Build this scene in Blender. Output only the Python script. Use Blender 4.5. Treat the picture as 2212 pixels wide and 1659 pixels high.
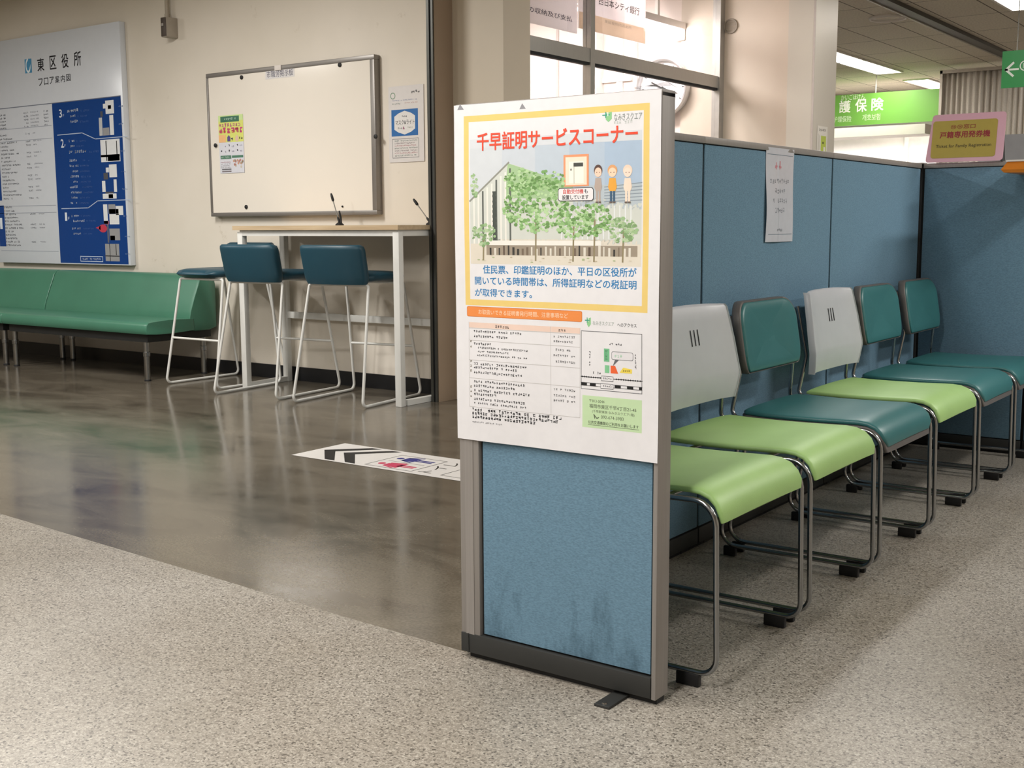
import bpy, bmesh, math, random
from mathutils import Vector, Matrix
from mathutils.geometry import tessellate_polygon

# ------------------------------------------------------------------ scene, camera, world, exposure
scene = bpy.context.scene
col = scene.collection
for o in list(bpy.data.objects):
    bpy.data.objects.remove(o)
random.seed(7)
W, H = 2212.0, 1659.0
YAW, PITCH, ROLL, F, CAM_H = 0.62589, 0.133573, -0.0051205, 2555.67, 1.02
CF = Vector((-math.sin(YAW)*math.cos(PITCH), math.cos(YAW)*math.cos(PITCH), -math.sin(PITCH)))
_r0 = Vector((math.cos(YAW), math.sin(YAW), 0)); _u0 = _r0.cross(CF)
CR = math.cos(ROLL)*_r0 + math.sin(ROLL)*_u0
CU = -math.sin(ROLL)*_r0 + math.cos(ROLL)*_u0
CP = Vector((0, 0, CAM_H))
cam_data = bpy.data.cameras.new('camera')
cam = bpy.data.objects.new('camera', cam_data); col.objects.link(cam)
cam_data.sensor_fit = 'HORIZONTAL'; cam_data.sensor_width = 36.0
cam_data.lens = F/W*36.0; cam_data.clip_start = 0.05; cam_data.clip_end = 100
cam.matrix_world = Matrix(((CR.x, CU.x, -CF.x, CP.x), (CR.y, CU.y, -CF.y, CP.y), (CR.z, CU.z, -CF.z, CP.z), (0, 0, 0, 1)))
scene.camera = cam
world = bpy.data.worlds.new('world'); scene.world = world; world.use_nodes = True
world.node_tree.nodes['Background'].inputs[0].default_value = (0.9, 0.87, 0.82, 1)
world.node_tree.nodes['Background'].inputs[1].default_value = 0.12
scene.view_settings.view_transform = 'Standard'
scene.view_settings.look = 'None'
scene.view_settings.gamma = 1.0
scene.view_settings.use_curve_mapping = False
scene.view_settings.exposure = 2.0

CEIL = 2.8
# ceiling lamps of the building, the last one added to brighten the soffit: x, y centre, lamp strength  (1.24 m along Y, 0.28 m wide)
LAMPS = [
    (-4.80, 12.42, 6), (-4.80, 13.70, 6), (-4.76, 15.85, 6), (-2.45, 10.18, 6),
    (-2.45, 13.7, 4),
    (-2.2, 1.30, 9), (-1.15, 0.45, 12), (-2.2, -1.6, 9), (-1.05, -1.6, 9), (1.30, 1.30, 2), (1.30, -1.6, 2), (-5.6, -0.4, 26),
    (-5.6, 3.2, 22), (-9.0, 2.4, 21), (0.8, 5.0, 13), (0.8, 6.6, 14), (2.6, 4.5, 13), (-2.2, 6.9, 8), (-7.15, 12.4, 9),
]

def P(x, y, axis, val):
    """point where the sight line through pixel (x, y) meets the plane axis = val"""
    d = CF + CR*((x-W/2)/F) - CU*((y-H/2)/F)
    t = (val-CP[axis])/d[axis]
    return CP + d*t

# ------------------------------------------------------------------ materials
def lin(c):
    if isinstance(c, str):
        c = c.lstrip('#'); c = [int(c[i:i+2], 16) for i in (0, 2, 4)]
    out = []
    for v in c:
        v = v/255.0
        out.append(v/12.92 if v <= 0.04045 else ((v+0.055)/1.055)**2.4)
    return out

MATS = {}
def mat(name, c, rough=0.5, metal=0.0, spec=0.5, var=0.06, scale=18.0, bump=0.0, bscale=300.0, emit=0.0, coat=0.0, stretch=None, sheen=0.0):
    if name in MATS: return MATS[name]
    m = bpy.data.materials.new(name); m.use_nodes = True
    nt = m.node_tree; b = nt.nodes['Principled BSDF']; L = nt.links
    rgb = lin(c)
    b.inputs['Roughness'].default_value = rough; b.inputs['Metallic'].default_value = metal
    b.inputs['Specular IOR Level'].default_value = spec
    b.inputs['Coat Weight'].default_value = coat
    b.inputs['Sheen Weight'].default_value = sheen
    tc = nt.nodes.new('ShaderNodeTexCoord'); mp = nt.nodes.new('ShaderNodeMapping')
    L.new(tc.outputs['Object'], mp.inputs['Vector'])
    if stretch: mp.inputs['Scale'].default_value = stretch
    n = nt.nodes.new('ShaderNodeTexNoise'); n.inputs['Scale'].default_value = scale; n.inputs['Detail'].default_value = 4
    L.new(mp.outputs[0], n.inputs['Vector'])
    r = nt.nodes.new('ShaderNodeValToRGB')
    r.color_ramp.elements[0].position = 0.3; r.color_ramp.elements[1].position = 0.7
    r.color_ramp.elements[0].color = [v*(1-var) for v in rgb]+[1]
    r.color_ramp.elements[1].color = [min(1, v*(1+var)) for v in rgb]+[1]
    L.new(n.outputs['Fac'], r.inputs[0]); L.new(r.outputs[0], b.inputs['Base Color'])
    if bump:
        n2 = nt.nodes.new('ShaderNodeTexNoise'); n2.inputs['Scale'].default_value = bscale; n2.inputs['Detail'].default_value = 2
        L.new(mp.outputs[0], n2.inputs['Vector'])
        bp = nt.nodes.new('ShaderNodeBump'); bp.inputs['Strength'].default_value = bump; bp.inputs['Distance'].default_value = 0.002
        L.new(n2.outputs['Fac'], bp.inputs['Height']); L.new(bp.outputs[0], b.inputs['Normal'])
    if emit:
        L.new(r.outputs[0], b.inputs['Emission Color']); b.inputs['Emission Strength'].default_value = emit
    MATS[name] = m
    return m

def glass(name, tint=(1, 1, 1), rough=0.0, refl=0.06):
    m = bpy.data.materials.new(name); m.use_nodes = True; nt = m.node_tree
    nt.nodes.remove(nt.nodes['Principled BSDF'])
    out = nt.nodes['Material Output']
    t = nt.nodes.new('ShaderNodeBsdfTransparent'); t.inputs[0].default_value = (*tint, 1)
    g = nt.nodes.new('ShaderNodeBsdfGlossy'); g.inputs['Roughness'].default_value = rough
    fr = nt.nodes.new('ShaderNodeLayerWeight'); fr.inputs['Blend'].default_value = 0.25
    mx = nt.nodes.new('ShaderNodeMixShader'); ma = nt.nodes.new('ShaderNodeMath'); ma.operation = 'MULTIPLY'
    ma.inputs[1].default_value = refl*3
    nt.links.new(fr.outputs['Fresnel'], ma.inputs[0]); nt.links.new(ma.outputs[0], mx.inputs[0])
    nt.links.new(t.outputs[0], mx.inputs[1]); nt.links.new(g.outputs[0], mx.inputs[2])
    nt.links.new(mx.outputs[0], out.inputs[0])
    return m

def nodes_of(name, rough=0.4, spec=0.5):
    m = bpy.data.materials.new(name); m.use_nodes = True; nt = m.node_tree
    b = nt.nodes['Principled BSDF']; b.inputs['Roughness'].default_value = rough; b.inputs['Specular IOR Level'].default_value = spec
    tc = nt.nodes.new('ShaderNodeTexCoord')
    def N(t, **kw):
        n = nt.nodes.new(t)
        for k, v in kw.items(): setattr(n, k, v)
        return n
    return m, nt, b, tc, N

def ramp(nt, stops):
    r = nt.nodes.new('ShaderNodeValToRGB'); e = r.color_ramp.elements
    e[0].position, e[0].color = stops[0][0], (*lin(stops[0][1]), 1)
    e[1].position, e[1].color = stops[1][0], (*lin(stops[1][1]), 1)
    for p, c in stops[2:]:
        k = e.new(p); k.color = (*lin(c), 1)
    return r

def mixrgb(nt, a, b, fac, mode='MIX'):
    n = nt.nodes.new('ShaderNodeMix'); n.data_type = 'RGBA'; n.blend_type = mode
    for sock, v in ((n.inputs[0], fac), (n.inputs[6], a), (n.inputs[7], b)):
        if hasattr(v, 'is_output'): nt.links.new(v, sock)
        else: sock.default_value = v
    return n.outputs[2]

def speckle_floor():
    m, nt, b, tc, N = nodes_of('speckled_vinyl', 0.34, 0.45); L = nt.links
    v = N('ShaderNodeTexVoronoi'); v.inputs['Scale'].default_value = 225; v.inputs['Randomness'].default_value = 1
    L.new(tc.outputs['Object'], v.inputs['Vector'])
    sx = N('ShaderNodeSeparateColor'); L.new(v.outputs['Color'], sx.inputs[0])
    r = ramp(nt, [(0.0, '#67625b'), (0.08, '#7d776f'), (0.16, '#999389'), (0.5, '#a8a298'), (0.8, '#b4aea4'), (1.0, '#c6c1b7')])
    L.new(sx.outputs[0], r.inputs[0])
    n = N('ShaderNodeTexNoise'); n.inputs['Scale'].default_value = 330; n.inputs['Detail'].default_value = 3
    L.new(tc.outputs['Object'], n.inputs['Vector'])
    r2 = ramp(nt, [(0.3, '#b8b8b8'), (0.7, '#ffffff')]); L.new(n.outputs['Fac'], r2.inputs[0])
    c = mixrgb(nt, r.outputs[0], r2.outputs[0], 0.8, 'MULTIPLY')
    n3 = N('ShaderNodeTexNoise'); n3.inputs['Scale'].default_value = 1.6; n3.inputs['Detail'].default_value = 5
    L.new(tc.outputs['Object'], n3.inputs['Vector'])
    r3 = ramp(nt, [(0.3, '#e6e2dc'), (0.7, '#ffffff')]); L.new(n3.outputs['Fac'], r3.inputs[0])
    c = mixrgb(nt, c, r3.outputs[0], 1.0, 'MULTIPLY')
    L.new(c, b.inputs['Base Color'])
    r4 = N('ShaderNodeMapRange'); r4.inputs[3].default_value = 0.28; r4.inputs[4].default_value = 0.44
    L.new(n3.outputs['Fac'], r4.inputs[0]); L.new(r4.outputs[0], b.inputs['Roughness'])
    bp = N('ShaderNodeBump'); bp.inputs['Strength'].default_value = 0.08; bp.inputs['Distance'].default_value = 0.001
    L.new(n.outputs['Fac'], bp.inputs['Height']); L.new(bp.outputs[0], b.inputs['Normal'])
    return m

def hall_floor():
    m, nt, b, tc, N = nodes_of('polished_brown_floor', 0.15, 0.5); L = nt.links
    mp = N('ShaderNodeMapping'); mp.inputs['Scale'].default_value = (1.1, 2.3, 1); mp.inputs['Rotation'].default_value = (0, 0, 0.35)
    L.new(tc.outputs['Object'], mp.inputs['Vector'])
    n = N('ShaderNodeTexNoise'); n.inputs['Scale'].default_value = 1.7; n.inputs['Detail'].default_value = 9; n.inputs['Roughness'].default_value = 0.62; n.inputs['Distortion'].default_value = 0.6
    L.new(mp.outputs[0], n.inputs['Vector'])
    r = ramp(nt, [(0.30, '#4c463d'), (0.44, '#625b50'), (0.58, '#6e675b'), (0.75, '#7b7366')])
    L.new(n.outputs['Fac'], r.inputs[0])
    n2 = N('ShaderNodeTexNoise'); n2.inputs['Scale'].default_value = 120; n2.inputs['Detail'].default_value = 3
    L.new(tc.outputs['Object'], n2.inputs['Vector'])
    r2 = ramp(nt, [(0.35, '#d8d6d2'), (0.65, '#ffffff')]); L.new(n2.outputs['Fac'], r2.inputs[0])
    c = mixrgb(nt, r.outputs[0], r2.outputs[0], 0.8, 'MULTIPLY'); L.new(c, b.inputs['Base Color'])
    mr = N('ShaderNodeMapRange'); mr.inputs[1].default_value = 0.3; mr.inputs[2].default_value = 0.7
    mr.inputs[3].default_value = 0.10; mr.inputs[4].default_value = 0.20
    L.new(n.outputs['Fac'], mr.inputs[0]); L.new(mr.outputs[0], b.inputs['Roughness'])
    bp = N('ShaderNodeBump'); bp.inputs['Strength'].default_value = 0.05; bp.inputs['Distance'].default_value = 0.002
    L.new(n.outputs['Fac'], bp.inputs['Height']); L.new(bp.outputs[0], b.inputs['Normal'])
    return m

def plaster():
    m, nt, b, tc, N = nodes_of('cream_plaster', 0.55, 0.35); L = nt.links
    n = N('ShaderNodeTexNoise'); n.inputs['Scale'].default_value = 1.3; n.inputs['Detail'].default_value = 6
    L.new(tc.outputs['Object'], n.inputs['Vector'])
    r = ramp(nt, [(0.3, '#d8d0c2'), (0.7, '#e3dbcf')]); L.new(n.outputs['Fac'], r.inputs[0])
    n2 = N('ShaderNodeTexNoise'); n2.inputs['Scale'].default_value = 5.0; n2.inputs['Detail'].default_value = 8; n2.inputs['Roughness'].default_value = 0.7
    L.new(tc.outputs['Object'], n2.inputs['Vector'])
    r2 = ramp(nt, [(0.27, '#c8bfb2'), (0.36, '#ffffff')]); L.new(n2.outputs['Fac'], r2.inputs[0])
    c = mixrgb(nt, r.outputs[0], r2.outputs[0], 0.5, 'MULTIPLY'); L.new(c, b.inputs['Base Color'])
    return m

def ceiling_tiles():
    m, nt, b, tc, N = nodes_of('ceiling_tile', 0.8, 0.2); L = nt.links
    br = N('ShaderNodeTexBrick'); br.offset = 0.0
    br.inputs['Scale'].default_value = 1.0; br.inputs['Brick Width'].default_value = 0.455; br.inputs['Row Height'].default_value = 0.91
    br.inputs['Mortar Size'].default_value = 0.006; br.inputs['Mortar Smooth'].default_value = 0.2
    br.inputs['Color1'].default_value = (*lin('#e0d7c8'), 1); br.inputs['Color2'].default_value = (*lin('#dad1c2'), 1); br.inputs['Mortar'].default_value = (*lin('#5c5449'), 1)
    L.new(tc.outputs['Object'], br.inputs['Vector'])
    n = N('ShaderNodeTexNoise'); n.inputs['Scale'].default_value = 60; n.inputs['Detail'].default_value = 4
    L.new(tc.outputs['Object'], n.inputs['Vector'])
    r = ramp(nt, [(0.35, '#d5d5d5'), (0.6, '#ffffff')]); L.new(n.outputs['Fac'], r.inputs[0])
    c = mixrgb(nt, br.outputs['Color'], r.outputs[0], 0.6, 'MULTIPLY'); L.new(c, b.inputs['Base Color'])
    return m

def fabric(name, c, dirt=False):
    m, nt, b, tc, N = nodes_of(name, 0.9, 0.15); L = nt.links
    mp = N('ShaderNodeMapping'); mp.inputs['Scale'].default_value = (150, 150, 420); L.new(tc.outputs['Object'], mp.inputs['Vector'])
    n = N('ShaderNodeTexNoise'); n.inputs['Scale'].default_value = 1.0; n.inputs['Detail'].default_value = 3
    L.new(mp.outputs[0], n.inputs['Vector'])
    rgb = [x*255 for x in [0, 0, 0]]
    r = ramp(nt, [(0.3, '#dcdcdc'), (0.7, '#ffffff')]); L.new(n.outputs['Fac'], r.inputs[0])
    cc = mixrgb(nt, (*lin(c), 1), r.outputs[0], 1.0, 'MULTIPLY')
    if dirt:   # worn kick marks near the floor and a smear, on the panel's own lower edge
        mp2 = N('ShaderNodeMapping'); mp2.inputs['Scale'].default_value = (16, 16, 5); L.new(tc.outputs['Object'], mp2.inputs['Vector'])
        n2 = N('ShaderNodeTexNoise'); n2.inputs['Scale'].default_value = 1.0; n2.inputs['Detail'].default_value = 6; n2.inputs['Roughness'].default_value = 0.65
        L.new(mp2.outputs[0], n2.inputs['Vector'])
        sx = N('ShaderNodeSeparateXYZ'); L.new(tc.outputs['Object'], sx.inputs[0])
        mr = N('ShaderNodeMapRange'); mr.inputs[1].default_value = 0.30; mr.inputs[2].default_value = 0.06; mr.inputs[3].default_value = 0.0; mr.inputs[4].default_value = 0.18
        L.new(sx.outputs['Z'], mr.inputs[0])
        ad = N('ShaderNodeMath', operation='ADD'); L.new(mr.outputs[0], ad.inputs[0]); L.new(n2.outputs['Fac'], ad.inputs[1])
        # one smear to the right of the middle
        vm = N('ShaderNodeVectorMath', operation='SUBTRACT'); L.new(tc.outputs['Object'], vm.inputs[0]); vm.inputs[1].default_value = (0.125, 0, 0.20)
        vs = N('ShaderNodeVectorMath', operation='MULTIPLY'); L.new(vm.outputs[0], vs.inputs[0]); vs.inputs[1].default_value = (26, 0, 8.5)
        vl = N('ShaderNodeVectorMath', operation='LENGTH'); L.new(vs.outputs[0], vl.inputs[0])
        m2 = N('ShaderNodeMapRange'); m2.inputs[1].default_value = 0.2; m2.inputs[2].default_value = 1.3; m2.inputs[3].default_value = 0.16; m2.inputs[4].default_value = 0.0
        L.new(vl.outputs['Value'], m2.inputs[0])
        ad2 = N('ShaderNodeMath', operation='ADD'); L.new(ad.outputs[0], ad2.inputs[0]); L.new(m2.outputs[0], ad2.inputs[1])
        r2 = ramp(nt, [(0.64, '#ffffff'), (1.0, '#7d8488')]); L.new(ad2.outputs[0], r2.inputs[0])
        cc = mixrgb(nt, cc, r2.outputs[0], 1.0, 'MULTIPLY')
    L.new(cc, b.inputs['Base Color'])
    bp = N('ShaderNodeBump'); bp.inputs['Strength'].default_value = 0.15; bp.inputs['Distance'].default_value = 0.001
    L.new(n.outputs['Fac'], bp.inputs['Height']); L.new(bp.outputs[0], b.inputs['Normal'])
    return m

# ------------------------------------------------------------------ mesh building
class MB:
    def __init__(s):
        s.v = []; s.f = []; s.m = []
    def add(s, verts, faces, m=0):
        k = len(s.v); s.v += [Vector(p) for p in verts]
        for f in faces: s.f.append([k+i for i in f]); s.m.append(m)
        return s
    def quad(s, a, b, c, d, m=0): return s.add([a, b, c, d], [(0, 1, 2, 3)], m)
    def box(s, x0, x1, y0, y1, z0, z1, m=0, bev=0.0, seg=2):
        if bev > 0:
            bm = bmesh.new(); bmesh.ops.create_cube(bm, size=1.0)
            for v in bm.verts:
                v.co = Vector(((x0+x1)/2+v.co.x*(x1-x0), (y0+y1)/2+v.co.y*(y1-y0), (z0+z1)/2+v.co.z*(z1-z0)))
            bmesh.ops.bevel(bm, geom=list(bm.edges), offset=bev, segments=seg, affect='EDGES', profile=0.5)
            return s.bm(bm, m)
        v = [(x0, y0, z0), (x1, y0, z0), (x1, y1, z0), (x0, y1, z0), (x0, y0, z1), (x1, y0, z1), (x1, y1, z1), (x0, y1, z1)]
        return s.add(v, [(0, 3, 2, 1), (4, 5, 6, 7), (0, 1, 5, 4), (1, 2, 6, 5), (2, 3, 7, 6), (3, 0, 4, 7)], m)
    def bm(s, bm, m=0):
        bm.verts.index_update()
        s.add([v.co.copy() for v in bm.verts], [[v.index for v in f.verts] for f in bm.faces], m); bm.free(); return s
    def loft(s, rings, m=0, caps=True, closed=True):
        n = len(rings[0]); vs = [p for r in rings for p in r]; fs = []
        for i in range(len(rings)-1):
            for j in range(n if closed else n-1):
                a = i*n+j; b = i*n+(j+1) % n
                fs.append((a, b, b+n, a+n))
        if caps:
            fs.append(tuple(range(n))[::-1]); fs.append(tuple(range((len(rings)-1)*n, len(rings)*n)))
        return s.add(vs, fs, m)
    def tube(s, pts, r, n=10, m=0, closed=False):
        pts = [Vector(p) for p in pts]; N = len(pts); rings = []
        prev = None
        for i, p in enumerate(pts):
            if closed: t = (pts[(i+1) % N]-pts[i-1]).normalized()
            else: t = ((pts[min(i+1, N-1)])-pts[max(i-1, 0)]).normalized()
            if prev is None:
                a = Vector((0, 0, 1)) if abs(t.z) < 0.9 else Vector((1, 0, 0))
                u = t.cross(a).normalized()
            else:
                u = (prev - t*prev.dot(t)).normalized()
            prev = u; w = t.cross(u)
            rr = r[i] if isinstance(r, (list, tuple)) else r
            rings.append([p+(u*math.cos(2*math.pi*k/n)+w*math.sin(2*math.pi*k/n))*rr for k in range(n)])
        if closed: rings.append(rings[0])
        return s.loft(rings, m, caps=not closed)
    def lathe(s, prof, c=(0, 0, 0), axis='Z', n=24, m=0):
        rings = []
        for r, h in prof:
            ring = []
            for k in range(n):
                a = 2*math.pi*k/n; x, y = r*math.cos(a), r*math.sin(a)
                p = (x, y, h) if axis == 'Z' else ((x, -h, y) if axis == 'Y' else (h, x, y))
                ring.append(Vector(p)+Vector(c))
            rings.append(ring)
        return s.loft(rings, m, caps=True)

def fillet(pts, r, seg=5):
    pts = [Vector(p) for p in pts]; out = [pts[0]]
    for i in range(1, len(pts)-1):
        p = pts[i]; rr = r[i-1] if isinstance(r, (list, tuple)) else r
        a = pts[i-1]-p; b = pts[i+1]-p; la, lb = a.length, b.length; a.normalize(); b.normalize()
        ang = a.angle(b)
        if ang > math.pi-0.02: out.append(p); continue
        d = min(rr/math.tan(ang/2), la*0.49, lb*0.49); rr2 = d*math.tan(ang/2)
        c = p+(a+b).normalized()*(rr2/math.sin(ang/2)); p0 = p+a*d; p1 = p+b*d
        v0 = p0-c; v1 = p1-c; tot = v0.angle(v1)
        for k in range(seg+1):
            t = k/seg
            out.append(c+(v0*math.sin((1-t)*tot)+v1*math.sin(t*tot))/math.sin(tot))
    out.append(pts[-1]); return out

def sell(n, a, b, e=4.0):
    """closed super-ellipse outline, half sizes a and b"""
    out = []
    for k in range(n):
        t = 2*math.pi*k/n; c, s_ = math.cos(t), math.sin(t)
        out.append((a*math.copysign(abs(c)**(2/e), c), b*math.copysign(abs(s_)**(2/e), s_)))
    return out

ORG = {}
def obj(name, mb, mats, parent=None, loc=None, smooth=True, angle=38, world=False):
    """link one mesh object. world=True: the vertices are world coordinates and get shifted to the thing's origin"""
    me = bpy.data.meshes.new(name)
    org = Vector((0, 0, 0))
    if parent is not None: org = ORG.get(parent.name, Vector((0, 0, 0)))
    elif loc is not None: org = Vector(loc)
    vs = [v-org for v in mb.v] if world else mb.v
    me.from_pydata([tuple(v) for v in vs], [], mb.f)
    if not isinstance(mats, (list, tuple)): mats = [mats]
    for m in mats: me.materials.append(m)
    for p, k in zip(me.polygons, mb.m): p.material_index = min(k, len(mats)-1)
    bm = bmesh.new(); bm.from_mesh(me)
    if smooth: bmesh.ops.recalc_face_normals(bm, faces=bm.faces)
    bm.to_mesh(me); bm.free()
    if smooth:
        for p in me.polygons: p.use_smooth = True
        me.set_sharp_from_angle(angle=math.radians(angle))
    o = bpy.data.objects.new(name, me); col.objects.link(o)
    if parent is not None:
        o.parent = parent; ORG[o.name] = org
    elif loc is not None:
        o.location = loc; ORG[o.name] = Vector(loc)
    return o

def tag(o, label, cat, group=None):
    o['label'] = label; o['category'] = cat
    if group: o['group'] = group
    return o
def thing(name, label, cat, loc=(0, 0, 0), rotz=0.0, group=None):
    o = bpy.data.objects.new(name, None); o.empty_display_size = 0.1; col.objects.link(o)
    o.location = loc; o.rotation_euler = (0, 0, rotz); ORG[o.name] = Vector(loc)
    return tag(o, label, cat, group)
def struct(name, mb, mats, parent=None, **kw):
    o = obj(name, mb, mats, parent, smooth=kw.pop('smooth', False), **kw)
    if parent is None: o['kind'] = 'structure'
    return o
def children(o): return [c for c in bpy.data.objects if c.parent == o]
def copy_tree(o, parent=None):
    c = o.copy(); col.objects.link(c)
    if parent is not None: c.parent = parent
    for ch in children(o): copy_tree(ch, c)
    return c

# ------------------------------------------------------------------ printed matter
TXT = {}
def text_mesh(s, bold):
    key = (s, bold)
    if key in TXT: return TXT[key]
    cu = bpy.data.curves.new('txt', 'FONT'); cu.body = s; cu.resolution_u = 3; cu.offset = bold
    ob = bpy.data.objects.new('txt', cu); me = bpy.data.meshes.new_from_object(ob)
    vs = [(v.co.x, v.co.y) for v in me.vertices]; fs = [tuple(p.vertices) for p in me.polygons]
    bpy.data.objects.remove(ob); bpy.data.curves.remove(cu); bpy.data.meshes.remove(me)
    x0, x1 = min(v[0] for v in vs), max(v[0] for v in vs); y0, y1 = min(v[1] for v in vs), max(v[1] for v in vs)
    TXT[key] = ([((x-x0)/(x1-x0), (y-y0)/(y1-y0)) for x, y in vs], fs)
    return TXT[key]

class Art:
    """flat print on a sheet: everything lands in one mesh. Local frame: U right, V up, N outward"""
    def __init__(s, o, u, v, n, wave=None, lift=0.00025):
        s.o = Vector(o); s.u = Vector(u).normalized(); s.v = Vector(v).normalized(); s.n = Vector(n).normalized()
        s.mb = MB(); s.names = []; s.wave = wave; s.lift = lift
    def px(s, x, y):
        ax = max(range(3), key=lambda i: abs(s.n[i])); d = P(x, y, ax, s.o[ax])-s.o
        return (d.dot(s.u), d.dot(s.v))
    def mi(s, c):
        if c not in s.names: s.names.append(c)
        return s.names.index(c)
    def pt(s, a, b, layer):
        h = layer*s.lift+(s.wave(a, b) if s.wave else 0)
        return s.o+s.u*a+s.v*b+s.n*h
    def rect(s, a0, b0, a1, b1, c, layer=1, grid=None):
        a0, a1 = min(a0, a1), max(a0, a1); b0, b1 = min(b0, b1), max(b0, b1)
        g = grid or (0.012 if s.wave else 10)
        nx = max(1, math.ceil((a1-a0)/g)); ny = max(1, math.ceil((b1-b0)/g))
        vs = [s.pt(a0+(a1-a0)*i/nx, b0+(b1-b0)*j/ny, layer) for j in range(ny+1) for i in range(nx+1)]
        fs = [(j*(nx+1)+i, j*(nx+1)+i+1, (j+1)*(nx+1)+i+1, (j+1)*(nx+1)+i) for j in range(ny) for i in range(nx)]
        s.mb.add(vs, fs, s.mi(c)); return s
    def flat(s, pts, fs, c, layer):
        """add 2-D faces; on a wavy sheet cut them small so that they follow it"""
        if not s.wave:
            s.mb.add([s.pt(a, b, layer) for a, b in pts], fs, s.mi(c)); return s
        tris = []
        for f in fs:
            for k in range(1, len(f)-1): tris.append((pts[f[0]], pts[f[k]], pts[f[k+1]]))
        vs = []
        while tris:
            t = tris.pop(); e = [(t[i][0]-t[(i+1) % 3][0])**2+(t[i][1]-t[(i+1) % 3][1])**2 for i in range(3)]
            k = e.index(max(e))
            if e[k] > .014**2:
                a_, b_, c_ = t[k], t[(k+1) % 3], t[(k+2) % 3]; m_ = ((a_[0]+b_[0])/2, (a_[1]+b_[1])/2)
                tris += [(a_, m_, c_), (m_, b_, c_)]
            else: vs += [s.pt(q[0], q[1], layer) for q in t]
        s.mb.add(vs, [(i, i+1, i+2) for i in range(0, len(vs), 3)], s.mi(c)); return s
    def poly(s, pts, c, layer=1):
        if len(pts) <= 3: fs = [tuple(range(len(pts)))]
        else: fs = tessellate_polygon([[Vector((p[0], p[1], 0)) for p in pts]])
        return s.flat(pts, fs, c, layer)
    def line(s, pts, w, c, layer=2, closed=False):
        if closed: pts = list(pts)+[pts[0]]
        for p, q in zip(pts[:-1], pts[1:]):
            p = Vector(p); q = Vector(q); d = q-p
            if d.length < 1e-7: continue
            n = max(1, math.ceil(d.length/0.02)) if s.wave else 1
            k = Vector((-d.y, d.x)).normalized()*w/2; e = d.normalized()*w/2
            p = p-e; q = q+e
            for i in range(n):
                a = p+(q-p)*(i/n); b = p+(q-p)*((i+1)/n)
                s.mb.add([s.pt(*(a-k), layer), s.pt(*(b-k), layer), s.pt(*(b+k), layer), s.pt(*(a+k), layer)], [(0, 1, 2, 3)], s.mi(c))
        return s
    def disc(s, a, b, r, c, layer=2, ry=None, n=18, r0=0.0):
        ry = ry or r
        if r0 == 0:
            s.poly([(a+r*math.cos(6.28318*k/n), b+ry*math.sin(6.28318*k/n)) for k in range(n)], c, layer)
        else:
            o_ = [s.pt(a+r*math.cos(6.28318*k/n), b+ry*math.sin(6.28318*k/n), layer) for k in range(n)]
            i_ = [s.pt(a+r0*math.cos(6.28318*k/n), b+r0*ry/r*math.sin(6.28318*k/n), layer) for k in range(n)]
            s.mb.add(o_+i_, [(k, (k+1) % n, n+(k+1) % n, n+k) for k in range(n)], s.mi(c))
        return s
    def text(s, t, a0, b0, a1, b1, c, layer=3, bold=0.0, slope=0.0):
        """letters stretched into the box a0..a1, b0..b1; slope lifts the right end"""
        vs, fs = text_mesh(t, 0.0); d = bold*(b1-b0)*.8
        for k, (dx, dy) in enumerate(((0, 0),) if d == 0 else ((-d, -d), (d, -d), (-d, d), (d, d))):
            s.flat([(a0+d+(a1-a0-2*d)*x+dx, b0+d+(b1-b0-2*d)*y+slope*x+dy) for x, y in vs], fs, c, layer+k*.08)
        return s
    def text_px(s, t, x0, y0, x1, y1, c, layer=3, bold=0.0):
        a0, b1 = s.px(x0, y0); a1, b0 = s.px(x1, y1)
        return s.text(t, a0, b0, a1, b1, c, layer, bold)
    def greek(s, a0, b0, a1, b1, c, layer=2, rnd=None, dens=1.0):
        """one row of print too small to read: a run of glyph-like stroke clusters"""
        rnd = rnd or random; h = b1-b0; x = a0; vs = []; fs = []
        def st(p0, q0, p1, q1):
            k = len(vs); vs.extend([s.pt(p0, q0, layer), s.pt(p1, q0, layer), s.pt(p1, q1, layer), s.pt(p0, q1, layer)]); fs.append((k, k+1, k+2, k+3))
        while x+h*0.8 < a1:
            w = h*rnd.uniform(0.75, 0.95)
            if rnd.random() < 0.90:
                for k in range(rnd.randint(2, 3)):
                    y = b0+h*rnd.uniform(0.0, 0.85); st(x+w*rnd.uniform(0, .2), y, x+w*rnd.uniform(.7, 1), y+h*0.15*dens)
                for k in range(rnd.randint(1, 2)):
                    xx = x+w*rnd.uniform(0.1, 0.8); st(xx, b0+h*rnd.uniform(0, .3), xx+h*0.15*dens, b0+h*rnd.uniform(.7, 1))
            x += h*1.06
        s.mb.add(vs, fs, s.mi(c)); return s
    def greek_px(s, x0, y0, x1, y1, c, layer=2, dens=1.0):
        a0, b1 = s.px(x0, y0); a1, b0 = s.px(x1, y1); return s.greek(a0, min(b0, b1), a1, max(b0, b1), c, layer, dens=dens)
    def rect_px(s, x0, y0, x1, y1, c, layer=1):
        a0, b1 = s.px(x0, y0); a1, b0 = s.px(x1, y1); return s.rect(a0, b0, a1, b1, c, layer)
    def poly_px(s, pts, c, layer=1): return s.poly([s.px(*p) for p in pts], c, layer)
    def frame(s, a0, b0, a1, b1, w, c, layer=2):
        s.rect(a0, b0, a1, b0+w, c, layer); s.rect(a0, b1-w, a1, b1, c, layer)
        s.rect(a0, b0+w, a0+w, b1-w, c, layer); s.rect(a1-w, b0+w, a1, b1-w, c, layer); return s
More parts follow.
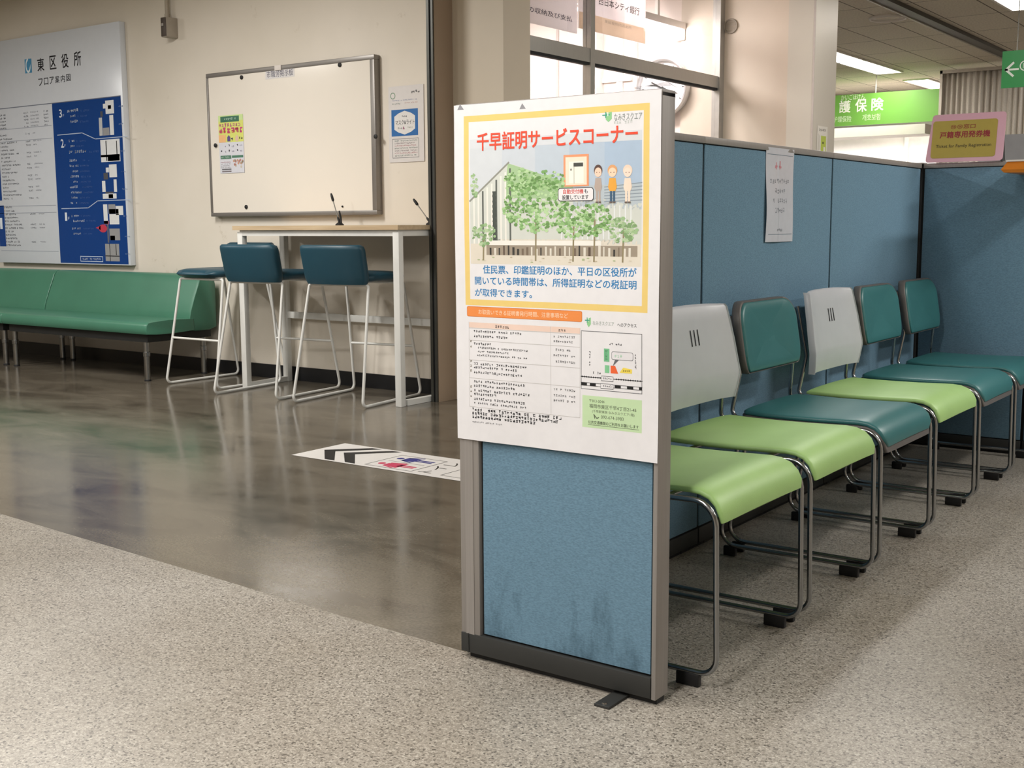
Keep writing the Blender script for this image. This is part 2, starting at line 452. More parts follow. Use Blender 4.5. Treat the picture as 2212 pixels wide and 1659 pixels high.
    def build(s, name, parent=None, loc=None, inks=None, rough=0.5):
        ms = [(inks or {}).get(c) or mat('ink_'+c.lstrip('#'), c, rough, var=0.02, scale=40, spec=0.3) for c in s.names]
        return obj(name, s.mb, ms, parent, loc=loc, smooth=False, world=True)

def rrect(a0, b0, a1, b1, r, n=5):
    out = []
    for cx_, cy_, t0 in ((a1-r, b1-r, 0), (a0+r, b1-r, 90), (a0+r, b0+r, 180), (a1-r, b0+r, 270)):
        for k in range(n+1):
            t = math.radians(t0+90*k/n); out.append((cx_+r*math.cos(t), cy_+r*math.sin(t)))
    return out

# shared materials
M_PLASTER = plaster(); M_CEIL = ceiling_tiles(); M_SPECK = speckle_floor(); M_HALL = hall_floor()
M_FAB = fabric('blue_partition_fabric', '#6f90a6'); M_FABD = fabric('blue_partition_fabric_scuffed', '#6f90a6', True)
M_ALU = mat('brushed_aluminium', '#8d8985', 0.42, 0.55, stretch=(1, 1, 30), scale=40)
M_GREYMETAL = mat('grey_painted_metal', '#8f8a86', 0.5, 0.1, stretch=(60, 60, 1), scale=6)
M_DARK = mat('charcoal_plastic', '#2b2c2b', 0.55)
M_BLACK = mat('black_rubber', '#141416', 0.6)
M_GAP = mat('dark_gap', '#101214', 0.8)
M_CHROME = mat('chrome', '#9c9ea0', 0.22, 1.0, var=0.02)
M_STEEL = mat('dull_steel', '#9b9a97', 0.3, 1.0, var=0.05)
M_WHITEMETAL = mat('white_painted_metal', '#dcdcd8', 0.35, 0.0, var=0.02)
M_BASE = mat('black_vinyl_base', '#17181b', 0.35)
M_WHITE = mat('white_paint', '#e6e1dc', 0.5, var=0.02)
M_CREAM = mat('cream_paint', '#cfc3b3', 0.5, var=0.03, scale=2)
M_GLASS = glass('window_glass', (0.93, 0.93, 0.94))
M_FILM = glass('clear_film', (0.96, 0.97, 0.98), 0.12, 0.1)

# ------------------------------------------------------------------ lamps
LAMP_L, LAMP_W = 1.24, 0.28
VISIBLE = [
    ('long bright ceiling light nearest the square pillar, above the green banner', ),
    ('bright ceiling light behind the first, its far end pointing at the grey curtain', ),
    ('bright ceiling light hanging just over the right end of the green banner', ),
    ('bright ceiling light cut off by the top right corner of the photo', ),
]
for i, (x, y, s) in enumerate(LAMPS):
    if i < 4:
        t = thing('ceiling_light', VISIBLE[i][0], 'ceiling light', (x, y, CEIL), 0, 'recessed ceiling lights of the back hall')
        d = MB().box(-LAMP_W/2, LAMP_W/2, -LAMP_L/2, LAMP_L/2, -0.012, -0.002)
        f = MB()
        for sx in (-1, 1): f.box(min(sx*LAMP_W/2, sx*(LAMP_W/2+.025)), max(sx*LAMP_W/2, sx*(LAMP_W/2+.025)), -LAMP_L/2-.025, LAMP_L/2+.025, -0.018, 0)
        for sy in (-1, 1): f.box(-LAMP_W/2, LAMP_W/2, min(sy*LAMP_L/2, sy*(LAMP_L/2+.025)), max(sy*LAMP_L/2, sy*(LAMP_L/2+.025)), -0.018, 0)
        obj('frame', f, M_WHITE, t, smooth=False)
        obj('diffuser', d, mat('lamp_%d' % s, '#fff6ea', 0.5, emit=s, var=0.0), t, smooth=False)
    else:
        ld = bpy.data.lights.new('ceiling_lamp', 'AREA'); ld.shape = 'RECTANGLE'; ld.size = LAMP_W; ld.size_y = LAMP_L
        ld.energy = s*LAMP_W*LAMP_L*math.pi; ld.color = (1.0, 0.968, 0.92)
        lo = bpy.data.objects.new('ceiling_lamp', ld); col.objects.link(lo); lo.location = (x, y, CEIL-0.012)

# ------------------------------------------------------------------ the setting
YB = 5.512                       # the long cream wall with the noticeboard
XE = -1.70                       # the hall floor stops along the screen row
edge = [(-14, 2.87), (-3.784, 2.281), (-3.248, 2.247), (-2.692, 2.213), (-2.226, 2.182), (XE, 2.155)]
fm = MB()                        # speckled lobby floor
pts = [(-14, -5), (4.5, -5), (4.5, 17.5), (XE, 17.5)]+edge[::-1]
fm.add([(x, y, 0) for x, y in pts], tessellate_polygon([[Vector((x, y, 0)) for x, y in pts]]))
struct('floor', fm, M_SPECK)
fm = MB(); pts = edge+[(XE, 17.5), (-14, 17.5)]
fm.add([(x, y, 0) for x, y in pts], tessellate_polygon([[Vector((x, y, 0)) for x, y in pts]]))
struct('floor', fm, M_HALL)
struct('ceiling', MB().box(-14, 4.5, -5, 17.5, CEIL, CEIL+.1), M_CEIL)
struct('wall_left', MB().box(-14, -4.39, YB, YB+.09, 0, CEIL), M_PLASTER)
struct('baseboard_left', MB().box(-14, -4.39, YB-.012, YB-.0005, 0, .092), M_BASE)
struct('wall_front', MB().box(-14, 4.5, -5.1, -5.0, 0, CEIL), M_CREAM)
struct('wall_right', MB().box(4.5, 4.6, -5, 17.5, 0, CEIL), M_CREAM)
struct('wall_end', MB().box(-14.1, -14, -5, YB, 0, CEIL), M_CREAM)
struct('wall_back', MB().box(-14, 4.5, 17.5, 17.6, 0, CEIL), M_WHITE)
# shutter guide rail and tan reveal at the end of the wall
m_tan = mat('tan_paint', '#a08c78', 0.45, var=0.03, scale=3); m_rail = mat('dark_guide_rail', '#4a4a46', 0.4, 0.5, var=0.05)
tr = MB().box(-4.385, -4.334, 5.272, YB+.09, 0, CEIL, 0).box(-4.385, -4.366, 5.262, 5.272, 0, CEIL, 1).box(-4.352, -4.338, 5.262, 5.272, 0, CEIL, 1)
tr.box(-4.366, -4.352, 5.268, 5.272, 0, CEIL, 2)
struct('trim_1', tr, [m_tan, m_rail, M_GAP])
struct('trim_2', MB().box(-4.334, -3.976, 5.434, 5.694, 0, CEIL).box(-3.99, -3.974, 5.432, 5.436, 0, CEIL), mat('pillar_cream', '#cdc1ae', 0.5, var=0.03, scale=2))
# bank room behind the glass
M_BANK = mat('pinkish_white_board', '#e2d6d0', 0.5, var=0.02, scale=2)
bw = MB().box(-7.5, -4.32, 8.2, 8.3, 0, CEIL, 0).box(-4.32, -3.36, 8.17, 8.3, 0, CEIL, 1)
for px_ in (1205, 1375):
    x = P(px_, 180, 1, 8.2).x; bw.box(x-.012, x+.012, 8.192, 8.2, 0, CEIL, 2)
x = P(1340, 150, 1, 8.2).x; bw.box(x-.028, x+.028, 8.185, 8.2, 0, CEIL, 3)
zz = P(1330, 172, 1, 8.2).z; bw.box(P(1298, 172, 1, 8.2).x, P(1366, 172, 1, 8.2).x, 8.18, 8.2, zz-.02, zz+.02, 3)
x = P(1277, 90, 1, 8.1).x; bw.box(x-.05, x+.05, 8.1, 8.2, 0, CEIL, 3)
struct('wall_bank', bw, [M_BANK, M_CREAM, mat('joint_grey', '#bdb3ad', 0.6), M_WHITE])
struct('wall_bank', MB().box(-7.6, -7.5, YB+.09, 8.3, 0, CEIL), M_BANK)
XG = -3.976
win = MB()
win.box(XG-.05, XG+.0, 5.694, 8.17, 2.008, 2.092)                       # transom
win.box(XG-.052, XG+.005, 6.335, 6.385, 0.9, CEIL)                          # mullion
win.box(XG-.05, XG+.012, 8.10, 8.17, 0.0, CEIL)                          # end post
win.box(XG-.06, XG+.006, 5.694, 8.17, 0.86, 0.92)
wf = struct('window_1', win, mat('window_frame_aluminium', '#a9a7a2', 0.38, 0.6, stretch=(1, 30, 1), scale=20))
wd = MB().box(XG-.04, XG-.004, 5.694, 8.1, 1.992, 2.008); struct('gasket', wd, M_GAP, wf)
struct('sill_panel', MB().box(XG-.05, XG-.01, 5.694, 8.1, 0, .86), M_CREAM, wf)
for (ya, yb_) in ((5.694, 6.335), (6.385, 8.10)):
    for (za, zb_) in ((.92, 1.99), (2.092, CEIL)):
        struct('pane', MB().box(XG-.028, XG-.022, ya, yb_, za, zb_), M_GLASS, wf)
# square pillar right of the vent
struct('trim_3', MB().box(-3.354, -3.163, 7.9, 8.31, 0, CEIL).box(-3.173, -3.161, 7.897, 7.905, 0, CEIL, 1), [mat('pillar_grey', '#c9c2b6', 0.4, var=0.02, scale=2), mat('joint_grey', '#8d867c', 0.6)])
# far hall: service counter recess under the green banner
M_SOFF = mat('soffit_white', '#d8cfca', 0.5, var=0.02)
struct('trim_4', MB().box(-8, -4.62, 15.2, 15.7, 2.125, 2.245), M_SOFF)
cx0 = P(1955, 320, 1, 16.4).x
struct('trim_5', MB().box(-8, cx0, 16.4, 16.5, 0, 2.3, 0).box(cx0, cx0+.05, 16.36, 16.5, 0, 2.3, 1).box(cx0+.05, cx0+1.2, 16.4, 16.5, 0, 2.3, 2), [M_WHITE, M_WHITE, mat('office_panel_grey', '#cfcac6', 0.5)])
for x in (-6.6, -5.2):
    ld = bpy.data.lights.new('counter_lamp', 'AREA'); ld.shape = 'RECTANGLE'; ld.size = 1.2; ld.size_y = .12; ld.energy = 16; ld.color = (1, .97, .93)
    lo = bpy.data.objects.new('counter_lamp', ld); col.objects.link(lo); lo.location = (x, 15.45, 2.12)
ld = bpy.data.lights.new('soffit_fill', 'AREA'); ld.shape = 'RECTANGLE'; ld.size = 2.4; ld.size_y = .12; ld.energy = 9; ld.color = (1, .95, .93)  # added fill light with no fixture, brightens the soffit front
lo = bpy.data.objects.new('soffit_fill', ld); col.objects.link(lo); lo.location = (-5.8, 14.75, CEIL-.02)
# ceiling slot running away
struct('trim_6', MB().box(-3.345, -3.245, 6.0, 14.1, CEIL-.035, CEIL, 0).box(-3.36, -3.345, 6.0, 14.1, CEIL-.045, CEIL, 1), [mat('ceiling_slot_dark', '#57534e', .6), mat('ceiling_slot_edge', '#a59d90', .5)])

# ring diffuser in the ceiling
t = thing('ceiling_diffuser', 'round ring-shaped ceiling vent left of the dark ceiling slot', 'ceiling vent', (-3.57, 10.57, CEIL))
obj('ring', MB().lathe([(.142, -.002), (.142, -.016), (.152, -.022), (.162, -.012), (.162, 0)], n=36), M_WHITE, t)
obj('core', MB().lathe([(.0, -.004), (.10, -.006), (.11, -.003), (.11, 0), (0, 0)], n=28), mat('diffuser_core', '#d0c6b6', .7), t)

# wall vent
t = thing('wall_vent', 'small round vent high on the cream wall beside the glass', 'vent', (-3.914, 8.17, 2.451))
obj('rim', MB().lathe([(.044, .0), (.044, .012), (.053, .012), (.055, 0)], axis='Y', n=28), mat('vent_rim', '#8e8578', .5), t)
vm = MB().lathe([(0, .004), (.044, .004), (.044, 0), (0, 0)], axis='Y', n=28)
for k in range(-4, 5): vm.box(-.04*math.sqrt(1-(k/5.)**2), .04*math.sqrt(1-(k/5.)**2), -.009, -.003, k*.009-.0015, k*.009+.0015)
obj('grille', vm, mat('vent_grille', '#a79c8c', .6), t)

# tube lamp in the bank room
t = thing('tube_light', 'white tube light behind the glass running to the cream wall', 'tube light', (-4.33, 7.4, 2.43))
obj('batten', MB().box(-.05, .05, -.62, .77, .03, .085, bev=.01), M_WHITE, t)
tb = MB().tube([(0, -.6, 0), (0, .755, 0)], .038, 14)
obj('tube', tb, mat('tube_emit', '#fff4f0', .4, emit=8, var=0), t)
obj('end_cap', MB().box(-.045, .045, .755, .768, -.045, .05, bev=.008), M_WHITE, t)
for y0 in (-.3, .4): obj('hanger', MB().box(-.012, .012, y0, y0+.03, .08, CEIL-2.43), M_WHITE, t)
ld = bpy.data.lights.new('bank_lamp', 'AREA'); ld.shape = 'RECTANGLE'; ld.size = 1.2; ld.size_y = .3; ld.energy = 30; ld.color = (1, .95, .93)
lo = bpy.data.objects.new('bank_lamp', ld); col.objects.link(lo); lo.location = (-5.4, 7.0, CEIL-.02)

# wall clock behind the glass
t = thing('wall_clock', 'round chrome-rimmed wall clock behind the glass, above the poster', 'clock', (-4.455, 8.16, 2.045))
obj('case', MB().lathe([(.195, .02), (.198, .05), (.212, .056), (.222, .035), (.222, 0), (.1, 0)], axis='Y', n=40), mat('clock_rim', '#c9cacc', .25, .7), t)
cf = Art((-4.455, 8.138, 2.045), (1, 0, 0), (0, 0, 1), (0, -1, 0))
cf.disc(0, 0, .196, '#eceaea', 0, n=40)
for k in range(12):
    a = k*math.pi/6; cf.line([(.165*math.sin(a), .165*math.cos(a)), (.178*math.sin(a), .178*math.cos(a))], .008, '#55565a', 1)
cf.build('dial', t)
hd = Art((-4.455, 8.13, 2.045), (1, 0, 0), (0, 0, 1), (0, -1, 0))
hd.line([(.01, -.01), (-.09, .045)], .012, '#1c1c1e', 1); hd.line([(0, 0), (.12, -.045)], .009, '#1c1c1e', 2); hd.disc(0, 0, .012, '#1c1c1e', 3)
hd.build('hands', t)

# hanging bank signs: milky acrylic that lets the bank's light through
M_ACR = bpy.data.materials.new('milky_acrylic'); M_ACR.use_nodes = True
_n = M_ACR.node_tree; _b = _n.nodes['Principled BSDF']; _b.inputs['Base Color'].default_value = (.84, .81, .81, 1); _b.inputs['Roughness'].default_value = .35
_t = _n.nodes.new('ShaderNodeBsdfTranslucent'); _t.inputs[0].default_value = (.95, .92, .92, 1); _m = _n.nodes.new('ShaderNodeMixShader'); _m.inputs[0].default_value = .5
_w = _n.nodes.new('ShaderNodeTexNoise'); _w.inputs['Scale'].default_value = 3; _mr = _n.nodes.new('ShaderNodeMapRange'); _mr.inputs[3].default_value = .60; _mr.inputs[4].default_value = .64
_n.links.new(_w.outputs['Fac'], _mr.inputs[0]); _n.links.new(_mr.outputs[0], _m.inputs[0])
_n.links.new(_b.outputs[0], _m.inputs[1]); _n.links.new(_t.outputs[0], _m.inputs[2]); _n.links.new(_m.outputs[0], _n.nodes['Material Output'].inputs[0])
XS = -4.08
M_ACR2 = M_ACR.copy(); M_ACR2.name = 'cream_acrylic'
for n_ in M_ACR2.node_tree.nodes:
    if n_.type == 'BSDF_PRINCIPLED': n_.inputs['Base Color'].default_value = (.80, .66, .48, 1)
    if n_.type == 'BSDF_TRANSLUCENT': n_.inputs[0].default_value = (.95, .80, .60, 1)
    if n_.type == 'MAP_RANGE': n_.inputs[3].default_value = .66; n_.inputs[4].default_value = .70
def hang_sign(name, label, y0, y1, z0, z1, art_fn, thick=.012):
    t = thing(name, label, 'sign', (XS, (y0+y1)/2, z0))
    obj('board', MB().box(XS-thick, XS, y0, y1, z0, z1, bev=.004), M_ACR, t, world=True)
    a = Art((XS+.0006, y0, z0), (0, 1, 0), (0, 0, 1), (1, 0, 0)); a.rect(0, 0, y1-y0, z1-z0, 'base', 0); art_fn(a, y1-y0, z1-z0); a.build('lettering', t, inks={'base': M_ACR, 'strip': M_ACR2})
    for f in (.2, .8): obj('wire', MB().tube([(XS-thick/2, y0+(y1-y0)*f, z1-.01), (XS-thick/2, y0+(y1-y0)*f, CEIL)], .002, 6), M_STEEL, t, world=True)
def bank1(a, w, h):
    a.text_px('の収納及び支払', 1141, 12, 1236, 48, '#26264a', 1, .012)
    a.text('料', w-.135, .235, w-.045, .335, '#26264a', 1, .012); a.text('金', w-.255, .235, w-.165, .335, '#26264a', 1, .012)
hang_sign('hanging_sign', 'white hanging sign with navy Japanese lettering beside the cream pillar', 5.78, 6.35, 2.19, 2.62, bank1)
def bank2(a, w, h):
    a.rect(0, 0, w, .10, 'strip', 1)
    
    a.text_px('西日本シティ銀行', 1293, -8, 1381, 34, '#3d3a40', 2, .015)
    a.text_px('東区役所内派出所', 1306, 42, 1364, 64, '#b7a894', 2, .0)
    a.poly([(.085, .21), (.10, .15), (.125, .14), (.15, .16), (.155, .225), (.135, .19), (.12, .17), (.105, .185)], '#c2405e', 2)
    a.disc(.12, .215, .035, '#8d8a94', 2, r0=.027)
hang_sign('hanging_sign', 'white hanging sign with a pinkish emblem and a cream strip below', 6.372, 7.2, 2.228, 2.62, bank2)

# evacuation notice on the pillar
a = Art((-3.161, 7.985, 1.50), (0, 1, 0), (0, 0, 1), (1, 0, 0))
a.rect(0, 0, .19, .19, '#ded9d0', 0); a.rect(.07, .0, .165, .125, '#b7c654', 1); a.greek(.03, .155, .17, .175, '#4b4a45', 1)
a.poly([(.02, .0), (.05, .0), (.05, .12), (.02, .14)], '#c9c4bb', 1); a.rect(.10, .07, .12, .085, '#3c3d30', 2); a.rect(.12, .015, .15, .05, '#e6e3dc', 2)
tag(a.build('notice', None, (-3.161, 7.985, 1.50)), 'small green and white notice stuck low on the square pillar', 'notice')

# green banner and arrow sign
YG = 14.5
t = thing('hanging_banner', 'long green hanging banner with large white characters above the far counter', 'banner', (-4.9, YG, 2.21))
zb, zt = 2.212, 2.588
obj('board', MB().box(-6.6, -3.9, YG, YG+.03, zb, zt), mat('banner_green', '#77b84f', .4, var=.03, scale=1.2), t, world=True)
a = Art((-6.6, YG-.001, zb), (1, 0, 0), (0, 0, 1), (0, -1, 0))
for ch, x0, x1, y0, y1 in (('護', 1813, 1837, 218, 243), ('保', 1848, 1872, 214, 241), ('険', 1883, 1908, 212, 238)):
    a.text_px(ch, x0, y0, x1, y1, '#f4fbee', 1, .02)
a.text_px('介', 1778, 221, 1803, 246, '#f4fbee', 1, .02)
a.text_px('かいごほけん', 1817, 205, 1868, 214, '#e3f3da', 1, .005)
a.text_px('护理保险', 1800, 252, 1839, 263, '#d5efc6', 1, .01); a.text_px('개호보험', 1863, 247, 1901, 259, '#d5efc6', 1, .01)
a.build('lettering', t)
for x in (-5.02, -6.3): obj('rod', MB().tube([(x, YG+.015, zt), (x, YG+.015, CEIL)], .008, 8), M_WHITE, t, world=True)

YA = 9.0
t = thing('arrow_sign', 'dark green hanging sign with a white arrow at the right edge', 'sign', (-1.9, YA, 1.963))
obj('board', MB().box(-2.215, -1.2, YA, YA+.02, 1.963, 2.217), mat('sign_green', '#23934a', .35, var=.02), t, world=True)
a = Art((-2.215, YA-.001, 1.963), (1, 0, 0), (0, 0, 1), (0, -1, 0))
a.line([(.028, .125), (.075, .168)], .015, '#eef6ef', 1); a.line([(.028, .125), (.075, .082)], .015, '#eef6ef', 1); a.line([(.028, .125), (.108, .125)], .013, '#eef6ef', 1)
a.disc(.155, .145, .036, '#eef6ef', 1, r0=.029); a.text('11', .141, .127, .168, .163, '#eef6ef', 1, .01)
a.build('lettering', t)
for x in (-2.12, -1.3): obj('rod', MB().tube([(x, YA+.01, 2.217), (x, YA+.01, CEIL)], .004, 8), M_STEEL, t, world=True)

# grey curtain
t = thing('curtain', 'grey pleated curtain hanging behind the pink sign', 'curtain', (-3.3, 14.1, 1.6))
xs = [-4.1+1.9*i/420 for i in range(421)]
def fold(x, z):
    a = (x+4.1)*2*math.pi/.062
    return 14.1+.02*math.sin(a+.6*math.sin((x+4.1)*9))*(0.7+.3*math.sin(x*17))+.012*math.sin(x*11+z*.8)
ring = lambda z, d: [(x, fold(x, z)+d, z) for x in xs]
rings = [ring(1.4+.13*k, 0) for k in range(11)]
cm = MB(); cm.loft(rings, caps=False, closed=False)
co = obj('cloth', cm, fabric('curtain_grey', '#d6cfc5'), t, world=True, angle=80)
sm = co.modifiers.new('solid', 'SOLIDIFY'); sm.thickness = .002
obj('rail', MB().box(-4.13, -2.2, 14.06, 14.14, 2.70, 2.735).box(-4.13, -4.1, 14.06, 14.14, 1.4, 2.735), mat('rail_and_sunlit_edge', '#c9c2b8', .4, .3), t, world=True, smooth=False)  # top rail; the pale upright strip imitates the curtain's sunlit left edge
# grey low partition behind the pink sign
t = thing('low_partition', 'plain grey partition seen behind the pink sign, below the curtain', 'partition', (-.9, 6.62, 0))
obj('board', MB().box(-1.72, -.2, 6.6, 6.64, .06, 1.474), mat('partition_grey', '#8e8e90', .6), t, world=True, smooth=False)
obj('base', MB().box(-1.72, -.2, 6.595, 6.645, 0, .06), M_DARK, t, world=True, smooth=False)

# ------------------------------------------------------------------ long wall: floor guide, noticeboard, papers
XL0, XL1, ZL0, ZL1 = -9.165, -7.415, .738, 2.486; YF = 5.462
t = thing('floor_guide', 'large white and blue floor guide board above the green bench', 'sign board', (-8.3, YB, ZL0))
obj('board', MB().box(XL0, XL1, YF, YB-.002, ZL0, ZL1, bev=.003), mat('board_white', '#d6dbe3', .25, var=.01), t, world=True)
a = Art((XL0, YF-.0006, ZL0), (1, 0, 0), (0, 0, 1), (0, -1, 0))
def q7(x, y): return (x/6.143, y/6.143+60)
def q8(x, y): return (x/5.927, y/5.927+320)
BL = '#0e3f84'
bx = -8.288-XL0
a.rect(bx, .008, XL1-XL0-.022, 1.225, BL, 1)
a.rect(0.0, 1.222, XL1-XL0-.022, 1.228, '#6f7686', 2)
a.rect_px(*q7(325, 420), *q7(425, 595), '#4d93bd', 1)
lx, ly = a.px(*q7(375, 505)); a.disc(lx-.002, ly, .033, '#e8f1f6', 2, ry=.055, r0=.022); a.disc(lx+.012, ly+.02, .018, '#4d93bd', 3, ry=.035)
for ch, x0, x1, y0, y1 in (('東', 490, 590, 410, 570), ('区', 655, 750, 375, 545), ('役', 812, 912, 350, 525), ('所', 975, 1080, 320, 500)):
    a.text_px(ch, *q7(x0, y0), *q7(x1, y1), '#23242a', 2, .012)
for k, ch in enumerate('フロア案内図'):
    x0 = 508+k*74; y0 = 678-k*12; a.text_px(ch, *q7(x0, y0), *q7(x0+60, y0+88), '#33343a', 2, .008)
WHT, LGT, GRY, DGR = '#e4e6e8', '#c4c5c6', '#9a9a9c', '#55565c'
for (q, r, c) in ((q7, (1395, 968, 1515, 1135), WHT), (q7, (1365, 1010, 1400, 1070), WHT), (q7, (1310, 1195, 1365, 1430), LGT), (q7, (1450, 1160, 1515, 1420), WHT), (q7, (1365, 1330, 1455, 1425), GRY), (q7, (1330, 1110, 1365, 1180), DGR), (q7, (1430, 1030, 1475, 1075), LGT),
                  (q7, (1330, 1490, 1600, 1770), WHT), (q7, (1400, 1500, 1425, 1765), DGR), (q7, (1335, 1690, 1590, 1705), '#6d5a52'), (q7, (1540, 1500, 1560, 1690), '#8a6f68'), (q7, (1430, 1710, 1590, 1760), '#cdb7a6'),
                  (q8, (1395, 210, 1500, 370), WHT), (q8, (1355, 250, 1397, 310), WHT), (q8, (1305, 420, 1355, 560), WHT), (q8, (1455, 400, 1500, 560), WHT), (q8, (1315, 585, 1495, 645), WHT), (q8, (1350, 560, 1455, 580), DGR), (q8, (1390, 590, 1450, 640), '#b9b884'), (q8, (1325, 320, 1385, 400), DGR),
                  (q8, (1320, 720, 1385, 970), WHT), (q8, (1400, 845, 1530, 975), WHT), (q8, (1480, 740, 1580, 855), WHT), (q8, (1385, 720, 1480, 840), GRY), (q8, (1395, 780, 1520, 840), DGR), (q8, (1330, 930, 1398, 975), '#a5687e'), (q8, (1400, 1030, 1540, 1180), GRY), (q8, (1410, 1120, 1475, 1180), '#2b4c82'),
                  (q8, (1345, 1225, 1535, 1450), GRY), (q8, (1400, 1225, 1418, 1450), DGR), (q8, (1480, 1230, 1495, 1370), DGR), (q8, (1345, 1375, 1535, 1388), DGR), (q8, (1370, 975, 1400, 1210), '#6c6c70')):
    a.rect_px(*q(*r[:2]), *q(*r[2:]), c, 2)
rx, ry_ = a.px(*q8(1320, 1028)); a.disc(rx, ry_, .05, '#c63f55', 3, ry=.03); a.poly([(rx-.09, ry_+.005), (rx-.03, ry_+.02), (rx-.03, ry_-.012)], '#c63f55', 3)
a.line([a.px(*q7(*p)) for p in ((765, 1425), (1090, 1395), (1265, 1475), (1690, 1440))], .006, '#b9c6dc', 2)
a.line([a.px(*q8(*p)) for p in ((790, 775), (1130, 765), (1250, 675), (1670, 660))], .006, '#b9c6dc', 2)
a.text_px('3', *q7(782, 1085), *q7(824, 1190), '#dfe6f0', 2, .015); a.text_px('F', *q7(832, 1150), *q7(852, 1180), '#b9c6dc', 2)
a.text_px('2', *q7(805, 1480), *q7(850, 1590), '#dfe6f0', 2, .015); a.text_px('F', *q7(856, 1550), *q7(874, 1580), '#b9c6dc', 2)
a.text_px('1', *q8(830, 825), *q8(862, 930), '#dfe6f0', 2, .015); a.text_px('F', *q8(872, 880), *q8(892, 915), '#b9c6dc', 2)
for (q, rows) in ((q7, ((890, 1085, 1045, 1110), (930, 1160, 1010, 1182), (930, 1230, 1040, 1255), (890, 1490, 995, 1515), (915, 1560, 995, 1580), (915, 1630, 1165, 1655))),
                  (q8, ((890, 145, 1005, 170), (890, 215, 1005, 240), (930, 285, 1005, 305), (900, 350, 1015, 375), (940, 420, 1015, 440), (895, 485, 1035, 508), (910, 555, 1050, 578), (915, 622, 1005, 645), (905, 690, 1000, 715), (915, 855, 1015, 880), (920, 920, 1085, 945), (925, 1018, 1050, 1043), (940, 1085, 1050, 1108)))):
    for (x0, y0, x1, y1) in rows:
        a.greek_px(*q(x0, y0), *q(x1, y1), '#c5d0e2', 2, 1.5); a.greek_px(*q(x1+20, y0+2), *q(x1+150, y1-3), '#4f6ba6', 2)
a.frame(*a.px(*q8(1033, 1452)), *a.px(*q8(1318, 1385)), .006, '#b9c6dc', 2); a.greek_px(*q8(1055, 1405), *q8(1300, 1435), '#c5d0e2', 2, 1.3)
for (px_, py_) in ((1590, 1040), (1595, 1275)): a.greek_px(*q7(px_-20, py_-8), *q7(px_+50, py_+10), '#8ea3c8', 2, 1.3)
for (px_, py_) in ((1570, 36), (1585, 300), (1595, 525), (1610, 870), (1628, 1132), (1635, 1355)): a.greek_px(*q8(px_-30, py_-10), *q8(px_+40, py_+8), '#8ea3c8', 2, 1.3)
# white list half
for (q, y) in ((q7, 1330), (q7, 1495), (q8, 740), (q8, 830), (q8, 1315)):
    u0, v0 = a.px(*q(300, y)); a.rect(.06, v0-.002, bx-.02, v0+.002, '#9aa1ae', 1)
a.rect(.04, .50, .115, 1.03, BL, 1); a.rect(.045, .13, .135, .46, BL, 1)
a.text('2', .05, .78, .105, .90, '#dfe6f0', 2, .02); a.text('1', .065, .27, .10, .36, '#dfe6f0', 2, .02)
for k in range(18):
    v = 1.015-k*.0295; n = (k*37 % 11)/11.; a.greek(.14, v-.009, .24+.2*n, v+.006, '#4a4c56', 1)
    if k % 3 != 1: a.greek(.50, v-.009, .56, v+.006, '#7a7d88', 1); a.greek(.60, v-.006, .64+.10*n, v+.006, '#9da0aa', 1)
for k in range(12):
    v = .445-k*.0275; n = (k*29 % 7)/7.; a.greek(.16, v-.009, .26+.17*n, v+.006, '#4a4c56', 1); a.rect(.142, v-.009, .15, v+.006, ('#b98a4c', '#4a4c56')[k > 2], 1)
    if k in (2, 5, 6, 10): a.greek(.50, v-.009, .58, v+.006, '#7a7d88', 1); a.greek(.62, v-.006, .70, v+.006, '#9da0aa', 1)
for k in range(5):
    v = 1.175-k*.026; a.greek(.05+.03*(k % 2), v-.009, .25, v+.006, '#4a4c56', 1); a.greek(.49, v-.009, .55, v+.006, '#7a7d88', 1); a.greek(.58, v-.006, .70, v+.006, '#9da0aa', 1); a.greek(.76, v-.009, .82, v+.006, '#6a6d78', 1)
a.build('print', t, rough=.3)

# noticeboard
XB0, XB1, ZB0, ZB1, YN = -6.495, -4.96, 1.088, 2.045, 5.458
t = thing('noticeboard', 'cream magnetic noticeboard in an aluminium frame above the bar table', 'noticeboard', (-5.73, YB, ZB0))
obj('panel', MB().box(XB0+.02, XB1-.03, YN+.006, YB-.004, ZB0+.02, ZB1-.02), mat('enamel_cream', '#e8e1d6', .13, var=.01, scale=3, spec=.5), t, world=True, smooth=False)
f = MB()
f.box(XB0, XB1, YN, YB-.003, ZB1-.028, ZB1, bev=.003).box(XB0, XB1, YN, YB-.003, ZB0, ZB0+.026, bev=.003)
f.box(XB0, XB0+.02, YN, YB-.003, ZB0+.026, ZB1-.028, bev=.003).box(XB1-.036, XB1, YN, YB-.003, ZB0+.026, ZB1-.028, bev=.003)
obj('frame', f, M_ALU, t, world=True)
obj('frame_clip', MB().box(-5.82, -5.76, YN-.004, YN, ZB1-.03, ZB1+.002, bev=.001), mat('pale_tape', '#d9d2cc', .4), t, world=True)
a = Art((-5.915, YN+.0052, 1.966), (1, 0, 0), (0, 0, 1), (0, -1, 0)); a.rect(0, 0, .268, .058, '#d9d6d6', 0); a.text('市職労掲示板', .012, .008, .256, .05, '#4a4a62', 1, .0)
a.build('label', t)
MAG = [((521, 167), 'black round magnet at the upper left of the noticeboard'), ((733, 140), 'black round magnet at the upper right of the noticeboard'),
       ((812, 295), 'black round magnet on the right edge of the noticeboard'), ((531, 447), 'black round magnet at the lower left of the noticeboard'), ((466, 314), 'black round magnet on the left edge of the noticeboard'),
       ((739, 446), 'tiny dark magnet at the lower right of the noticeboard beside the pen')]
